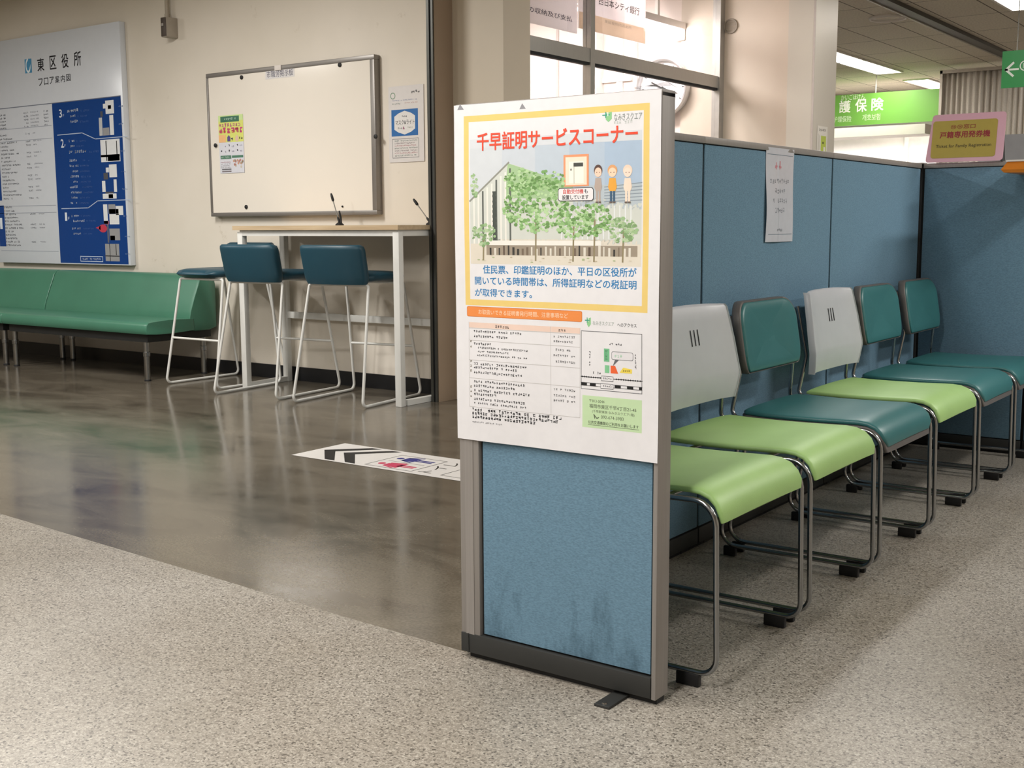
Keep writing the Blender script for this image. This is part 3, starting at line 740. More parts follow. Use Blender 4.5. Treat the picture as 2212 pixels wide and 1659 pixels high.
for i, ((x, y), lab) in enumerate(MAG):
    p = P(x, y, 1, YN); r = .0135 if i != 5 else .006
    yy = YN+.0058 if i not in (2, 4) else YN
    o = obj('magnet', MB().lathe([(0, .009), (r*.7, .009), (r, .006), (r, 0), (0, 0)], axis='Y', n=20), M_BLACK, None, loc=(p.x, yy, p.z))
    tag(o, lab, 'magnet', 'magnets on the noticeboard')
# flyer on the board
a = Art((-6.386, YN+.0045, 1.377), (1, 0, 0), (0, 0, 1), (0, -1, 0), wave=lambda u, v: .0015*math.sin(u*9+v*5)+.001)
Wf, Hf = .243, .383
a.rect(0, 0, Wf, Hf, '#d3d4dc', 0); a.rect(0, .205, Wf, Hf, '#d3d873', 1); a.rect(0, .345, Wf, Hf, '#c6dd9a', 2)
a.rect(.022, .338, .205, .376, '#3f6f58', 3); a.greek(.06, .35, .19, .366, '#a9c4b5', 4, dens=1.2)
a.greek(.008, .305, .235, .33, '#b0607c', 3, dens=1.4)
a.greek(.004, .262, .236, .30, '#c2427f', 3, dens=1.7); a.greek(.006, .262, .236, .30, '#b5523f', 3, dens=.9)
a.rect(0, .205, .07, .255, '#e7b77f', 3); a.poly([(.085, .21), (.115, .21), (.115, .238), (.10, .252), (.085, .238)], '#5d4f87', 3); a.greek(.12, .215, .16, .238, '#4d4a5c', 3, dens=1.8)
a.poly([(.165, .21), (.195, .21), (.195, .235), (.18, .252), (.165, .235)], '#d8b9a6', 3); a.greek(.2, .218, .24, .236, '#4f4a42', 3, dens=1.8)
for r_ in range(2):
    for c_ in range(3): a.greek(.015+c_*.08, .175-r_*.035, .04+c_*.08, .19-r_*.035, '#3b3a44', 3, dens=2); a.greek(.045+c_*.08, .172-r_*.035, .08+c_*.08, .184-r_*.035, '#85849a', 3)
a.rect(.01, .095, .118, .118, '#557d69', 3); a.greek(.02, .101, .11, .112, '#cfe0d6', 4); a.rect(.125, .1, .235, .116, '#4f7c66', 3)
for k in range(4): a.greek(.01, .07-k*.012, .115, .077-k*.012, ('#a9737c', '#8b8b90')[k > 0], 3)
a.rect(.02, .022, .115, .03, '#6e6e72', 3); a.rect(.02, .008, .115, .016, '#7a7377', 3)
for k in range(16): a.disc(.14+random.random()*.09, .035+random.random()*.05, .009, random.choice(['#c79a86', '#a7a08c', '#b7837a', '#c9bfae']), 3, n=8)
tag(a.build('flyer', None, (-6.386, YN+.0045, 1.377)), 'colourful flyer with a green heading stuck on the noticeboard', 'flyer')
# mask notice
a = Art((-4.893, YB-.004, 1.40), (1, 0, 0), (0, 0, 1), (0, -1, 0), wave=lambda u, v: .0012+.001*math.sin(v*11))
a.rect(0, 0, .277, .45, '#d6d2d0', 0)
def qm(x, y): return (x/9.218+820, y/9.218+180)
a.rect(.022, .155, .232, .312, '#2f68a6', 1)
cxm, cym = .127, .233
a.poly([(cxm-.082, cym-.038), (cxm-.05, cym-.056), (cxm, cym-.070), (cxm+.05, cym-.056), (cxm+.082, cym-.038), (cxm+.082, cym+.038), (cxm+.05, cym+.056), (cxm, cym+.070), (cxm-.05, cym+.056), (cxm-.082, cym+.038)], '#dcdad8', 2)
a.text('マスク&ライト', .055, .222, .205, .25, '#3a3b40', 3, .006); a.greek(.105, .266, .15, .276, '#5a5b60', 3, dens=1.5); a.greek(.06, .196, .11, .208, '#7d7d80', 3)
a.greek(.112, .194, .145, .212, '#8a3b64', 3, dens=1.8); a.greek(.15, .198, .195, .208, '#8f9a86', 3)
a.disc(.035, .395, .02, '#6f8f74', 1, r0=.015); a.greek(.18, .402, .25, .418, '#4b4a4c', 1, dens=1.8)
a.greek(.03, .362, .225, .37, '#7d87a6', 1); a.greek(.03, .342, .10, .352, '#74857c', 1); a.greek(.12, .345, .23, .353, '#c08f84', 1)
a.frame(.026, .025, .236, .14, .003, '#77787a', 1)
for k in range(7): a.greek(.045, .122-k*.0145, .225, .131-k*.0145, ('#7d8a84', '#8b7d80', '#b07b80')[k % 3], 1, dens=1.3)
tag(a.build('notice', None, (-4.893, YB-.004, 1.40)), 'white notice with a blue hexagon design right of the noticeboard', 'notice')
# junction box with conduit
YJ = 5.415
ja = P(347, 45, 1, YJ); jb = P(361, 88, 1, YJ); jx1 = jb.x; jz0 = 2.318; jz1 = 2.452
t = thing('switch_box', 'grey wall switch box on a conduit above the left end of the noticeboard', 'switch box', ((ja.x+jx1)/2, YB, jz0))
obj('box', MB().box(ja.x, jx1, YJ, YB-.001, jz0, jz1, bev=.004), mat('box_beige', '#a39a8e', .5), t, world=True)
obj('front_plate', MB().box(ja.x+.004, jx1-.003, YJ-.004, YJ, jz0+.005, jz1-.005, bev=.001), mat('plate_brown', '#4a4039', .5), t, world=True)
obj('switch', MB().box(ja.x+.015, ja.x+.036, YJ-.010, YJ-.004, jz0+.072, jz0+.092, bev=.001), mat('switch_grey', '#9b958e', .4), t, world=True)
xc = P(362, 20, 1, YB-.03).x
obj('conduit', MB().tube([(xc, YB-.035, jz1-.002), (xc, YB-.035, CEIL)], .0145, 12).tube([(xc, YB-.035, jz1), (xc, YB-.035, jz1+.03)], .019, 12), mat('conduit_beige', '#a79d8d', .5), t, world=True)

# ------------------------------------------------------------------ green benches
M_LEATHER = mat('green_vinyl', '#457a64', .36, var=.05, scale=5, bump=.12, bscale=260)
M_FRAMEDK = mat('bench_frame_dark', '#1c1d1c', .6)
def make_bench(x0, x1, label, legs):
    t = thing('bench', label, 'bench', ((x0+x1)/2, 5.15, 0), 0, 'green benches along the wall')
    L = (x1-x0)/2
    def sweep(prof, e0):
        # profile in (y, z) swept along x with softly closed ends
        cy = sum(p[0] for p in prof)/len(prof); cz = sum(p[1] for p in prof)/len(prof)
        M_ = L-e0
        st = [(-M_, .965), (-M_+.003, .985), (-M_+.01, .996), (-M_+.03, 1)]+[(-M_+.03+(2*M_-.06)*k/8, 1) for k in range(1, 8)]+[(M_-.03, 1), (M_-.01, .996), (M_-.003, .985), (M_, .965)]
        return [[Vector((x, cy+(y-cy)*s-5.15, cz+(z-cz)*s)) for y, z in prof] for x, s in st]
    sp = [(4.872, .318), (4.862, .335), (4.862, .375), (4.875, .392), (4.905, .398), (5.05, .406), (5.26, .40), (5.262, .32), (5.1, .312), (4.95, .312)]
    obj('seat', MB().loft(sweep(sp, 0)), M_LEATHER, t, angle=50)
    bp = [(5.225, .325), (5.222, .40), (5.235, .45), (5.27, .54), (5.305, .62), (5.325, .668), (5.345, .69), (5.375, .698), (5.42, .694), (5.445, .675), (5.455, .63), (5.455, .33), (5.40, .312), (5.28, .312)]
    b = obj('backrest', MB().loft(sweep(bp, .004)), M_LEATHER, t, angle=50)
    obj('underframe', MB().box(-L+.04, L-.04, 4.90-5.15, 5.43-5.15, .262, .313), M_FRAMEDK, t, smooth=False)
    for lx in legs:
        for ly in (4.925, 5.40):
            lg = obj('leg', MB().lathe([(.0, .012), (.02, .012), (.02, .265), (0, .265)], c=(lx-(x0+x1)/2, ly-5.15, 0), n=18), M_STEEL, t)
            obj('collar', MB().lathe([(.0205, .165), (.0235, .167), (.0235, .195), (.0205, .197)], c=(lx-(x0+x1)/2, ly-5.15, 0), n=18), M_CHROME, lg)
            obj('foot', MB().lathe([(0, 0), (.022, 0), (.022, .008), (.018, .013), (0, .013)], c=(lx-(x0+x1)/2, ly-5.15, 0), n=18), M_BLACK, lg)
    return t
make_bench(-8.1685, -6.47, 'green vinyl bench against the wall, right-hand one, its end beside the bar stools', (-6.56, -8.10))
make_bench(-10.0, -8.17, 'green vinyl bench against the wall, left-hand one cut by the photo edge', (-8.235, -9.9))

# ------------------------------------------------------------------ bar table
t = thing('bar_table', 'high white-framed bar table with a pale wood top under the noticeboard', 'table', (-5.06, 5.24, 0))
wood, nt, b, tc, N = nodes_of('pale_wood', .35, .4)
mp = N('ShaderNodeMapping'); mp.inputs['Scale'].default_value = (1.2, 22, 22); nt.links.new(tc.outputs['Object'], mp.inputs[0])
wn = N('ShaderNodeTexNoise'); wn.inputs['Scale'].default_value = 2; wn.inputs['Detail'].default_value = 6; nt.links.new(mp.outputs[0], wn.inputs['Vector'])
wr = ramp(nt, [(.3, '#b79f80'), (.7, '#ccb797')]); nt.links.new(wn.outputs['Fac'], wr.inputs[0]); nt.links.new(wr.outputs[0], b.inputs['Base Color'])
obj('tabletop', MB().loft([[Vector((x, y, z)) for x, y in ((-5.79, 5.03), (-4.378, 4.985), (-4.378, 5.495), (-5.81, 5.495))] for z in (.997, 1.023)]), wood, t, world=True, smooth=False)
def bar4(c, z0, z1): return [[Vector((x, y, z)) for x, y in c] for z in (z0, z1)]
f = MB().loft(bar4(((-5.745, 5.05), (-4.395, 5.005), (-4.395, 5.03), (-5.745, 5.075)), .962, .997)).box(-5.77, -4.395, 5.445, 5.47, .962, .997)
f.loft(bar4(((-5.745, 5.076), (-5.705, 5.076), (-5.73, 5.445), (-5.77, 5.445)), .962, .997)).box(-4.43, -4.395, 5.031, 5.445, .962, .997)
obj('apron', f, M_WHITEMETAL, t, world=True, smooth=False)
for xa, xb in ((-5.768, -5.81), (-4.432, -4.432)):      # front and rear leg of each end frame
    for lx, ly in ((xa, 5.048 if xa < -5 else 5.0), (xb, 5.44)): obj('leg', MB().box(lx, lx+.045, ly, ly+.04, .0, .985, bev=.003), M_WHITEMETAL, t, world=True)
    obj('floor_rail', MB().loft([[Vector((xa+.004, 5.06, .001)), Vector((xa+.041, 5.06, .001)), Vector((xa+.041, 5.06, .032)), Vector((xa+.004, 5.06, .032))], [Vector((xb+.004, 5.445, .001)), Vector((xb+.041, 5.445, .001)), Vector((xb+.041, 5.445, .032)), Vector((xb+.004, 5.445, .032))]]), M_WHITEMETAL, t, world=True, smooth=False)
obj('stretcher', MB().box(-5.765, -4.432, 5.448, 5.472, .420, .463, bev=.002), M_WHITEMETAL, t, world=True)

# desk pens on stands
def pen_stand(label, bx, tip, extra):
    t = thing('desk_pen', label, 'pen', (bx, 5.3, 1.023), 0, 'pens on the bar table')
    obj('base', MB().lathe([(0, 0), (.026, 0), (.026, .006), (.018, .013), (.009, .02), (0, .022)], n=22), M_BLACK, t)
    d = Vector((tip[0]-bx, 0, tip[1]-1.035)); q = Vector((0, 0, .012))
    obj('stem', MB().tube([q+d*.16, q+d*.5, q+d*.78], [.0035, .003, .0035], 10), M_STEEL, t)
    obj('grip', MB().tube([q, q+d*.03, q+d*.18, q+d*.22], [.006, .0075, .0065, .004], 12), M_BLACK, t)
    obj('cap', MB().tube([q+d*.74, q+d*.78, q+d*.92, q+d*1.0], [.005, .0085, .008, .005], 12), M_BLACK, t)
    if extra: obj('holder', MB().tube([(.014, 0, .012), (.008, 0, .05), (0, 0, .088)], [.006, .0075, .005], 12), M_BLACK, t)
pen_stand('black and silver pen standing tilted in a base in front of the noticeboard', -5.125, (-5.191, 1.217), True)
pen_stand('black and silver pen leaning left at the right end of the bar table', -4.405, (-4.53, 1.172), False)

# ------------------------------------------------------------------ bar stools
M_TEAL = mat('dark_teal_vinyl', '#184252', .42, var=.05, scale=6, bump=.1, bscale=240)
def make_stool(label, x, y, rz):
    t = thing('bar_stool', label, 'stool', (x, y, 0), rz, 'teal bar stools')
    # seat: padded slab, thinner to the front
    rings = []
    for k in range(13):
        s = k/12; yy = -.20+.455*s; w = .207*(1-.55*max(0, (s-.86)/.14)**3*.35)*(.97 if k == 0 else 1)
        h = .031*(1-.45*max(0, (s-.88)/.12)**2); zc = .722+.004*math.sin(s*3.1)
        e = .35 if k in (0, 12) else (.8 if k in (1, 11) else 1)
        rings.append([Vector((a_*(.94 if e < 1 else 1), yy, zc+b_*(e if e < .5 else (.92 if e < 1 else 1)))) for a_, b_ in sell(28, w, h, 3.2)])
    obj('seat', MB().loft(rings), M_TEAL, t, angle=60)
    # backrest: thick low pad that grips the rear of the seat
    rings = []
    for k in range(14):
        s = k/13; z = .690+.232*s; yc = -.212-.055*s; hw = .212+.004*s; th = .036+.004*math.sin(s*3.14)
        e = {0: .90, 13: .86, 12: .965, 1: .97}.get(k, 1)
        ring = [Vector((a_, yc+b_+.035*(a_/.23)**2, z-(.008 if k == 13 else 0))) for a_, b_ in sell(32, hw*(.975 if e < 1 else 1)*(e if e < .95 else 1)**.4, th*e*(.6 if e < .9 else 1), 4.5)]
        rings.append(ring)
    obj('backrest', MB().loft(rings), M_TEAL, t, angle=60)
    r = .0085
    for sx in (-1, 1):
        path = fillet([(sx*.18, -.175, .686), (sx*.207, -.175, .684), (sx*.245, -.312, r+.001), (sx*.245, .302, r+.001), (sx*.207, .185, .686), (sx*.18, .185, .688)], [.02, .03, .035, .02], 5)
        obj('side_frame', MB().tube(path, r, 10), M_WHITEMETAL, t)
    obj('cross_bar', MB().tube([(-.19, -.175, .686), (.19, -.175, .686)], r, 10), M_WHITEMETAL, t)
    obj('cross_bar', MB().tube([(-.19, .185, .687), (.19, .185, .687)], r, 10), M_WHITEMETAL, t)
    zf = .305; k = (zf-.01)/(.686-.01); yf = .302+(.185-.302)*k; xf = .245+(.207-.245)*k
    obj('footrest', MB().tube([(-xf, yf, zf), (xf, yf, zf)], .0075, 10), M_WHITEMETAL, t)
    return t
make_stool('teal bar stool at the right, back to the camera, beside the right table leg', -4.808, 5.10, math.radians(8))
make_stool('teal bar stool in the middle, back to the camera, front of two overlapping stools', -5.452, 5.065, math.radians(6))
make_stool('teal bar stool turned round at the left, partly hidden, next to the green bench', -6.067, 5.185, math.radians(180))

# ------------------------------------------------------------------ blue screens
XP0, XP1, HP = -1.722, -1.672, 1.285
YE0, YE1 = 2.13, 2.186
# end panel with poster
t = thing('partition_panel', 'narrow blue end panel facing the camera, poster hung on its upper half', 'partition', (-1.43, 2.158, 0), 0, 'blue fabric screens')
obj('fabric', MB().box(-1.628, -1.183, YE0+.006, YE1-.006, .066, HP-.02), M_FABD, t, world=True, smooth=False)
obj('gap', MB().box(-1.637, -1.176, YE0+.012, YE1-.012, .05, HP-.01), M_GAP, t, world=True, smooth=False)
obj('post', MB().box(-1.692, -1.636, YE0, YE1, .055, HP-.001, bev=.003).box(-1.676, -1.652, YE0-.0015, YE0+.001, .06, HP-.002), M_GREYMETAL, t, world=True)
obj('post', MB().box(-1.178, -1.167, YE0, YE1, .012, HP-.001, bev=.002), M_GREYMETAL, t, world=True)
obj('top_trim', MB().box(-1.692, -1.167, YE0-.001, YE1+.001, HP-.012, HP+.003, bev=.002), M_GREYMETAL, t, world=True)
obj('skirting', MB().box(-1.692, -1.1785, YE0-.002, YE1+.002, .014, .061, bev=.002).box(-1.672, -1.668, YE0-.0035, YE0, .014, .061), M_DARK, t, world=True)
obj('plinth', MB().box(-1.675, -1.17, YE0+.012, YE1-.012, .0, .014), M_BLACK, t, world=True, smooth=False)
fp = obj('foot_plate', MB().box(-1.276, -1.238, 2.058, 2.19, .0, .006, bev=.001), M_DARK, t, world=True, smooth=False)
obj('bolt', MB().lathe([(0, .009), (.005, .009), (.006, .006), (0, .006)], c=(-1.257, 2.07, 0), n=14), M_STEEL, fp, world=True)
# the long run: three panels
seams = [2.19, 3.32, 4.388, 5.47]
RUN = ['blue screen panel nearest the camera in the long run, mostly hidden behind the poster panel', 'blue screen panel in the middle of the long run, white notice hung on it', 'blue screen panel at the far end of the long run, touching the corner post']
for k in range(3):
    y0, y1 = seams[k]+.004, seams[k+1]-.004
    t = thing('partition_panel', RUN[k], 'partition', ((XP0+XP1)/2, (y0+y1)/2, 0), 0, 'blue fabric screens')
    obj('fabric', MB().box(XP0, XP1, y0+.003, y1-.003, .066, HP-.024, bev=.003), M_FAB, t, world=True)
    obj('gap', MB().box(XP0+.006, XP1-.006, y0-.004, y1+.004, .0, HP-.015), M_GAP, t, world=True, smooth=False)
    obj('top_trim', MB().box(XP0-.003, XP1+.003, y0-.004, y1+.004, HP-.021, HP, bev=.002), M_GREYMETAL, t, world=True)
    obj('skirting', MB().box(XP0-.002, XP1+.002, y0, y1, .012, .062, bev=.002), M_DARK, t, world=True)
    for ya in (y0+.05, y1-.1): obj('foot', MB().box(XP0+.005, XP1-.005, ya, ya+.05, 0, .014), M_BLACK, t, world=True, smooth=False)
t = thing('partition_post', 'dark corner post where the two blue screens meet behind the chairs', 'partition', ((XP0+XP1)/2, 5.5, 0))
obj('post', MB().box(XP0, XP1+.004, 5.474, 5.53, .0, HP-.002, bev=.003), M_GAP, t, world=True)
obj('cap', MB().box(XP0-.003, XP1+.008, 5.472, 5.533, HP-.002, HP+.004, bev=.001), M_GREYMETAL, t, world=True)
CR_ = ['blue cross screen in shade behind the last chair, under the pink sign', 'blue cross screen at the far right edge, beyond the shaded one']
for k, (x0, x1) in enumerate(((-1.662, -1.195), (-1.187, -.30))):
    t = thing('partition_panel', CR_[k], 'partition', ((x0+x1)/2, 5.505, 0), 0, 'blue fabric screens')
    obj('fabric', MB().box(x0+.003, x1-.003, 5.482, 5.528, .066, HP-.024, bev=.003), M_FAB, t, world=True)
    obj('gap', MB().box(x0-.006, x1+.004, 5.488, 5.522, .0, HP-.015), M_GAP, t, world=True, smooth=False)
    obj('top_trim', MB().box(x0-.003, x1+.003, 5.479, 5.531, HP-.021, HP, bev=.002), M_GREYMETAL, t, world=True)
    obj('skirting', MB().box(x0, x1, 5.480, 5.530, .012, .062, bev=.002), M_DARK, t, world=True)
    for xa in (x0+.04, x1-.09): obj('foot', MB().box(xa, xa+.05, 5.485, 5.525, 0, .014), M_BLACK, t, world=True, smooth=False)

# notice in a sleeve on the run
a = Art((XP1+.0015, 3.773, .958), (0, 1, 0), (0, 0, 1), (1, 0, 0), wave=lambda u, v: .0035+.0035*math.sin(v*17+u*4)*(1 if u < .1 else .5)+.002*math.sin(u*22))
a.rect(0, 0, .235, .318, '#c7c9d2', 0); a.line([(.01, .295), (.225, .295)], .002, '#71808c', 1); a.line([(.02, .026), (.225, .026)], .002, '#71808c', 1)
a.greek(.07, .245, .17, .275, '#c58a94', 1, dens=1.4)
for k, (u0, u1) in enumerate(((.03, .2), (.07, .165), (.05, .185), (.065, .16))): a.greek(u0, .197-k*.033, u1, .215-k*.033, '#8f939c', 1, dens=1.2)
a.greek(.085, .035, .14, .045, '#6d717a', 1, dens=1.4)
so = a.build('notice', None, (XP1+.0015, 3.773, .958), rough=.2)
tag(so, 'white notice in a clear sleeve hanging on the blue screen above the chairs', 'notice')

# ------------------------------------------------------------------ poster on the end panel
X0p, Z0p = -1.6935, .529
def pwave(u, v):
    return .0016+.0013*math.sin(u*13+v*3)+.0009*math.sin(v*15-u*6)+.0010*math.sin((u-.5*v)*24)*max(0, 1-v/.5)+.0007*math.sin(u*31+1)*max(0, (v-.55))*3
a = Art((X0p, YE0-.0022, Z0p), (1, 0, 0), (0, 0, 1), (0, -1, 0), wave=pwave, lift=.00005)
PW, PH = .5275, .757
a.rect(0, 0, PW, PH, '#e0dfe2', 0)
def c4(x, y): return (x/3.456+960, y/3.456+180)
def c5(x, y): return (x/4.367+980, y/4.367+640)
def R4(x0, y0, x1, y1): return (*a.px(*c4(x0, y1)), *a.px(*c4(x1, y0)))
# yellow frame
fu0, fv0, fu1, fv1 = -1.666-X0p, .840-Z0p, -1.192-X0p, 1.261-Z0p
a.frame(fu0, fv0, fu1, fv1, .0135, '#e3c77a', 1)
def FX(x): return (x-150)/(1545-150)*(fu1-fu0)+fu0          # crop column to poster u
ix0, ix1 = fu0+.017, fu1-.017
# printed picture
sky = [('#cdd2d7', .0, .20), ('#c6cdd5', .20, .40), ('#bdc8d3', .40, .60), ('#b3c2d2', .60, .80), ('#a9bcd1', .80, 1.0)]
pv0, pv1 = .405, .680
for c, f0, f1 in sky: a.rect(ix0+(ix1-ix0)*f0, pv0+.05, ix0+(ix1-ix0)*f1, pv1-.02*(1-f0), c, 1)
a.rect(ix0, pv1-.02, ix1, pv1, '#d1d5da', 2)
a.rect(ix0, pv0, ix1, pv0+.055, '#d9d2c4', 2)
def pu(f): return ix0+(ix1-ix0)*f
roof = [(pu(0), .545), (pu(.235), .622), (pu(.27), .622), (pu(.60), .575), (pu(.60), .552), (pu(1), .535), (pu(1), .45), (pu(0), .45)]
a.poly(roof, '#ccd0c9', 2)
a.poly([(pu(.235), .625), (pu(.62), .575), (pu(.62), .545), (pu(.22), .55)], '#a3c095', 3)
a.line([(pu(0), .545), (pu(.24), .626)], .004, '#8f9088', 3)
a.poly([(pu(.62), .572), (pu(1), .573), (pu(1), .52), (pu(.62), .53)], '#b4bfc6', 2)
for k in range(6): a.line([(pu(.80+.0*k), .568-k*.006), (pu(1), .575-k*.007)], .002, '#8b97a2', 3)
for k in range(9):
    a.rect(pu(.02+.028*k), .45, pu(.03+.028*k), .55+.008*k, ('#e6e4dc', '#5d625e')[k % 3 == 2], 4)
a.rect(pu(.14), .455, pu(.165), .565, '#4d534f', 4)
a.rect(pu(.1), .447, pu(.78), .457, '#e7e5de', 5); a.rect(pu(.1), .425, pu(.98), .447, '#9a8f80', 4)
for k in range(30): a.rect(pu(.12+.028*k), .425, pu(.12+.028*k+.006+.008*random.random()), .447-.008*random.random(), random.choice(['#5c4f45', '#d7d2c6', '#77695b', '#3f3d3a']), 5)
for k in range(14): a.rect(pu(.55+.03*k), .46, pu(.556+.03*k), .53, '#dfe3e4', 4)
def tree(cu_, cv_, ru, rv, n, base, trunk=True):
    if trunk: a.line([(cu_, .415), (cu_+.002, cv_)], .004, '#8f8468', 6)
    for k in range(n):
        ang = random.random()*6.28; rr = math.sqrt(random.random()); s = .0022+.0038*random.random()
        x, y = cu_+ru*rr*math.cos(ang), cv_+rv*rr*math.sin(ang)
        if x < ix0+.004 or x > ix1-.006: continue
        a.disc(x, y, s, random.choice(base), 7+(k % 3), ry=s*.75, n=6)
G1 = ['#8fb77c', '#7ba566', '#a5c790', '#6b9258', '#b6d3a3']; G2 = ['#9ab98b', '#7f9f70', '#b3c8a2']
tree(pu(.40), .53, .085, .055, 420, G1); tree(pu(.62), .495, .042, .034, 150, G1); tree(pu(.74), .50, .042, .034, 150, G1); tree(pu(.9), .48, .034, .026, 100, G2)
tree(pu(.08), .47, .035, .025, 60, G2); tree(pu(.02), .58, .012, .03, 30, G2, False); tree(pu(.30), .585, .04, .028, 110, G1, False); tree(pu(.46), .585, .06, .02, 110, G1, False)
for k in range(24): a.rect(pu(random.random()*.95), .408+random.random()*.012, pu(random.random()*.02)+.0, .41, '#d9d2c4', 2) if k < 0 else a.disc(pu(.05+.9*random.random()), .41+.014*random.random(), .004, random.choice(['#b9ad97', '#cfc7b5', '#a9b58e']), 6, ry=.0015, n=6)
# machine inset
m0 = a.px(*c4(893, 772)); m1 = a.px(*c4(1083, 527))
a.rect(*m0, *m1, '#e39a72', 8); a.rect(m0[0]+.005, m0[1]+.003, m1[0]-.005, m1[1]-.005, '#e9dfcc', 9)
mw = m1[0]-m0[0]; mh = m1[1]-m0[1]
a.rect(m0[0]+mw*.40, m0[1]+mh*.62, m0[0]+mw*.78, m0[1]+mh*.74, '#4b4d4a', 11); a.rect(m0[0]+mw*.22, m0[1]+mh*.10, m0[0]+mw*.80, m0[1]+mh*.78, '#f0ece2', 10)
a.line([(m0[0]+mw*.42, m0[1]+mh*.1), (m0[0]+mw*.42, m0[1]+mh*.6)], .0015, '#b7b0a2', 11); a.rect(m0[0]+mw*.27, m0[1]+mh*.5, m0[0]+mw*.33, m0[1]+mh*.56, '#77756d', 11)
# caption plate
k0 = a.px(*c4(850, 882)); k1 = a.px(*c4(1118, 775))
a.poly(rrect(*k0, *k1, .006), '#3c3c40', 10); a.poly(rrect(k0[0]+.0015, k0[1]+.0015, k1[0]-.0015, k1[1]-.0015, .005), '#e6e4e6', 11)
kw, kh = k1[0]-k0[0], k1[1]-k0[1]
a.text('自動交付機', k0[0]+kw*.15, k0[1]+kh*.54, k0[0]+kw*.72, k0[1]+kh*.90, '#cc4a44', 12, .02); a.text('も', k0[0]+kw*.74, k0[1]+kh*.56, k0[0]+kw*.84, k0[1]+kh*.88, '#2c2b30', 12, .02)
a.text('設置しています', k0[0]+kw*.12, k0[1]+kh*.12, k0[0]+kw*.86, k0[1]+kh*.46, '#2c2b30', 12, .02)
# three little figures
for (x0, x1, hair, top, leg, skin) in ((1118, 1188, '#5d4a46', '#b4a49a', '#b4a49a', '#f0cdb8'), (1220, 1300, '#dba373', '#e3a548', '#44607a', '#f2cfb4'), (1335, 1412, '#ead0bd', '#efd8c6', '#efd8c6', '#f0d8c8')):
    q0 = a.px(*c4(x0, 890)); q1 = a.px(*c4(x1, 603)); w_ = q1[0]-q0[0]; h_ = q1[1]-q0[1]; cx_ = (q0[0]+q1[0])/2
    a.rect(cx_-w_*.25, q0[1], cx_-w_*.04, q0[1]+h_*.34, leg, 8); a.rect(cx_+w_*.04, q0[1], cx_+w_*.25, q0[1]+h_*.34, leg, 8)
    a.poly([(cx_-w_*.42, q0[1]+h_*.40), (cx_-w_*.30, q0[1]+h_*.64), (cx_+w_*.30, q0[1]+h_*.64), (cx_+w_*.42, q0[1]+h_*.40), (cx_+w_*.28, q0[1]+h_*.30), (cx_-w_*.28, q0[1]+h_*.30)], top, 9)
    a.disc(cx_, q0[1]+h_*.84, w_*.46, hair, 10, ry=h_*.15); a.disc(cx_, q0[1]+h_*.79, w_*.38, skin, 11, ry=h_*.125)
    a.disc(cx_-w_*.15, q0[1]+h_*.79, w_*.05, '#6b5048', 12, n=8); a.disc(cx_+w_*.15, q0[1]+h_*.79, w_*.05, '#6b5048', 12, n=8)
    a.rect(cx_-w_*.30, q0[1]-.0015, cx_-w_*.02, q0[1]+.002, '#6d625c', 12); a.rect(cx_+w_*.02, q0[1]-.0015, cx_+w_*.30, q0[1]+.002, '#6d625c', 12)
# lettering
def T4(s, x0, y0, x1, y1, c, bold, dy=0): a.text(s, *R4(x0, y0, x1, y1), c, 13, bold, slope=0)
u0, v0 = a.px(*c4(247, 503)); u1, v1 = a.px(*c4(1452, 320)); v1b = a.px(*c4(1452, 440))[1]
a.text('千早証明サービスコーナー', u0, v0-.001, u1, a.px(*c4(247, 372))[1], '#e2523c', 13, .022)
def row(s, x0, yb, yt, x1, c='#2f7cb4', bold=.018):
    ua, va = a.px(*c4(x0, yb)); vb = a.px(*c4(x0, yt))[1]; ub = a.px(*c4(x1, yb))[0]; a.text(s, ua, va, ub, vb, c, 3, bold)
row('住民票、印鑑証明のほか、平日の区役所が', 292, 1420, 1356, 1440); row('開いている時間帯は、所得証明などの税証明', 232, 1502, 1440, 1440); row('が取得できます。', 232, 1588, 1530, 655)
# logos
def logo(x0, y0, x1, y1):
    g0 = a.px(x0, y1); g1 = a.px(x1, y0); w_, h_ = g1[0]-g0[0], g1[1]-g0[1]
    a.poly([(g0[0]+w_*.30, g0[1]+h_*.80), (g0[0]+w_*.95, g0[1]+h_*.95), (g0[0]+w_*.95, g0[1]+h_*.3), (g0[0]+w_*.62, g0[1]), (g0[0]+w_*.35, g0[1]+h_*.25)], '#8cc48d', 3)
    a.rect(g0[0], g0[1]+h_*.62, g0[0]+w_*.75, g0[1]+h_*.71, '#3e9a82', 4); a.rect(g0[0]+w_*.30, g0[1]+h_*.40, g0[0]+w_*.40, g0[1]+h_*.95, '#3e9a82', 4)
    a.rect(g0[0]+w_*.52, g0[1]+h_*.55, g0[0]+w_*.60, g0[1]+h_*.9, '#eef3ee', 4)
logo(1303, 240, 1325, 265); a.text_px('なみきスクエア', 1329, 246, 1389, 258, '#7c8582', 3, .004)
a.greek_px(1328, 262, 1368, 266, '#b7bdb9', 3)
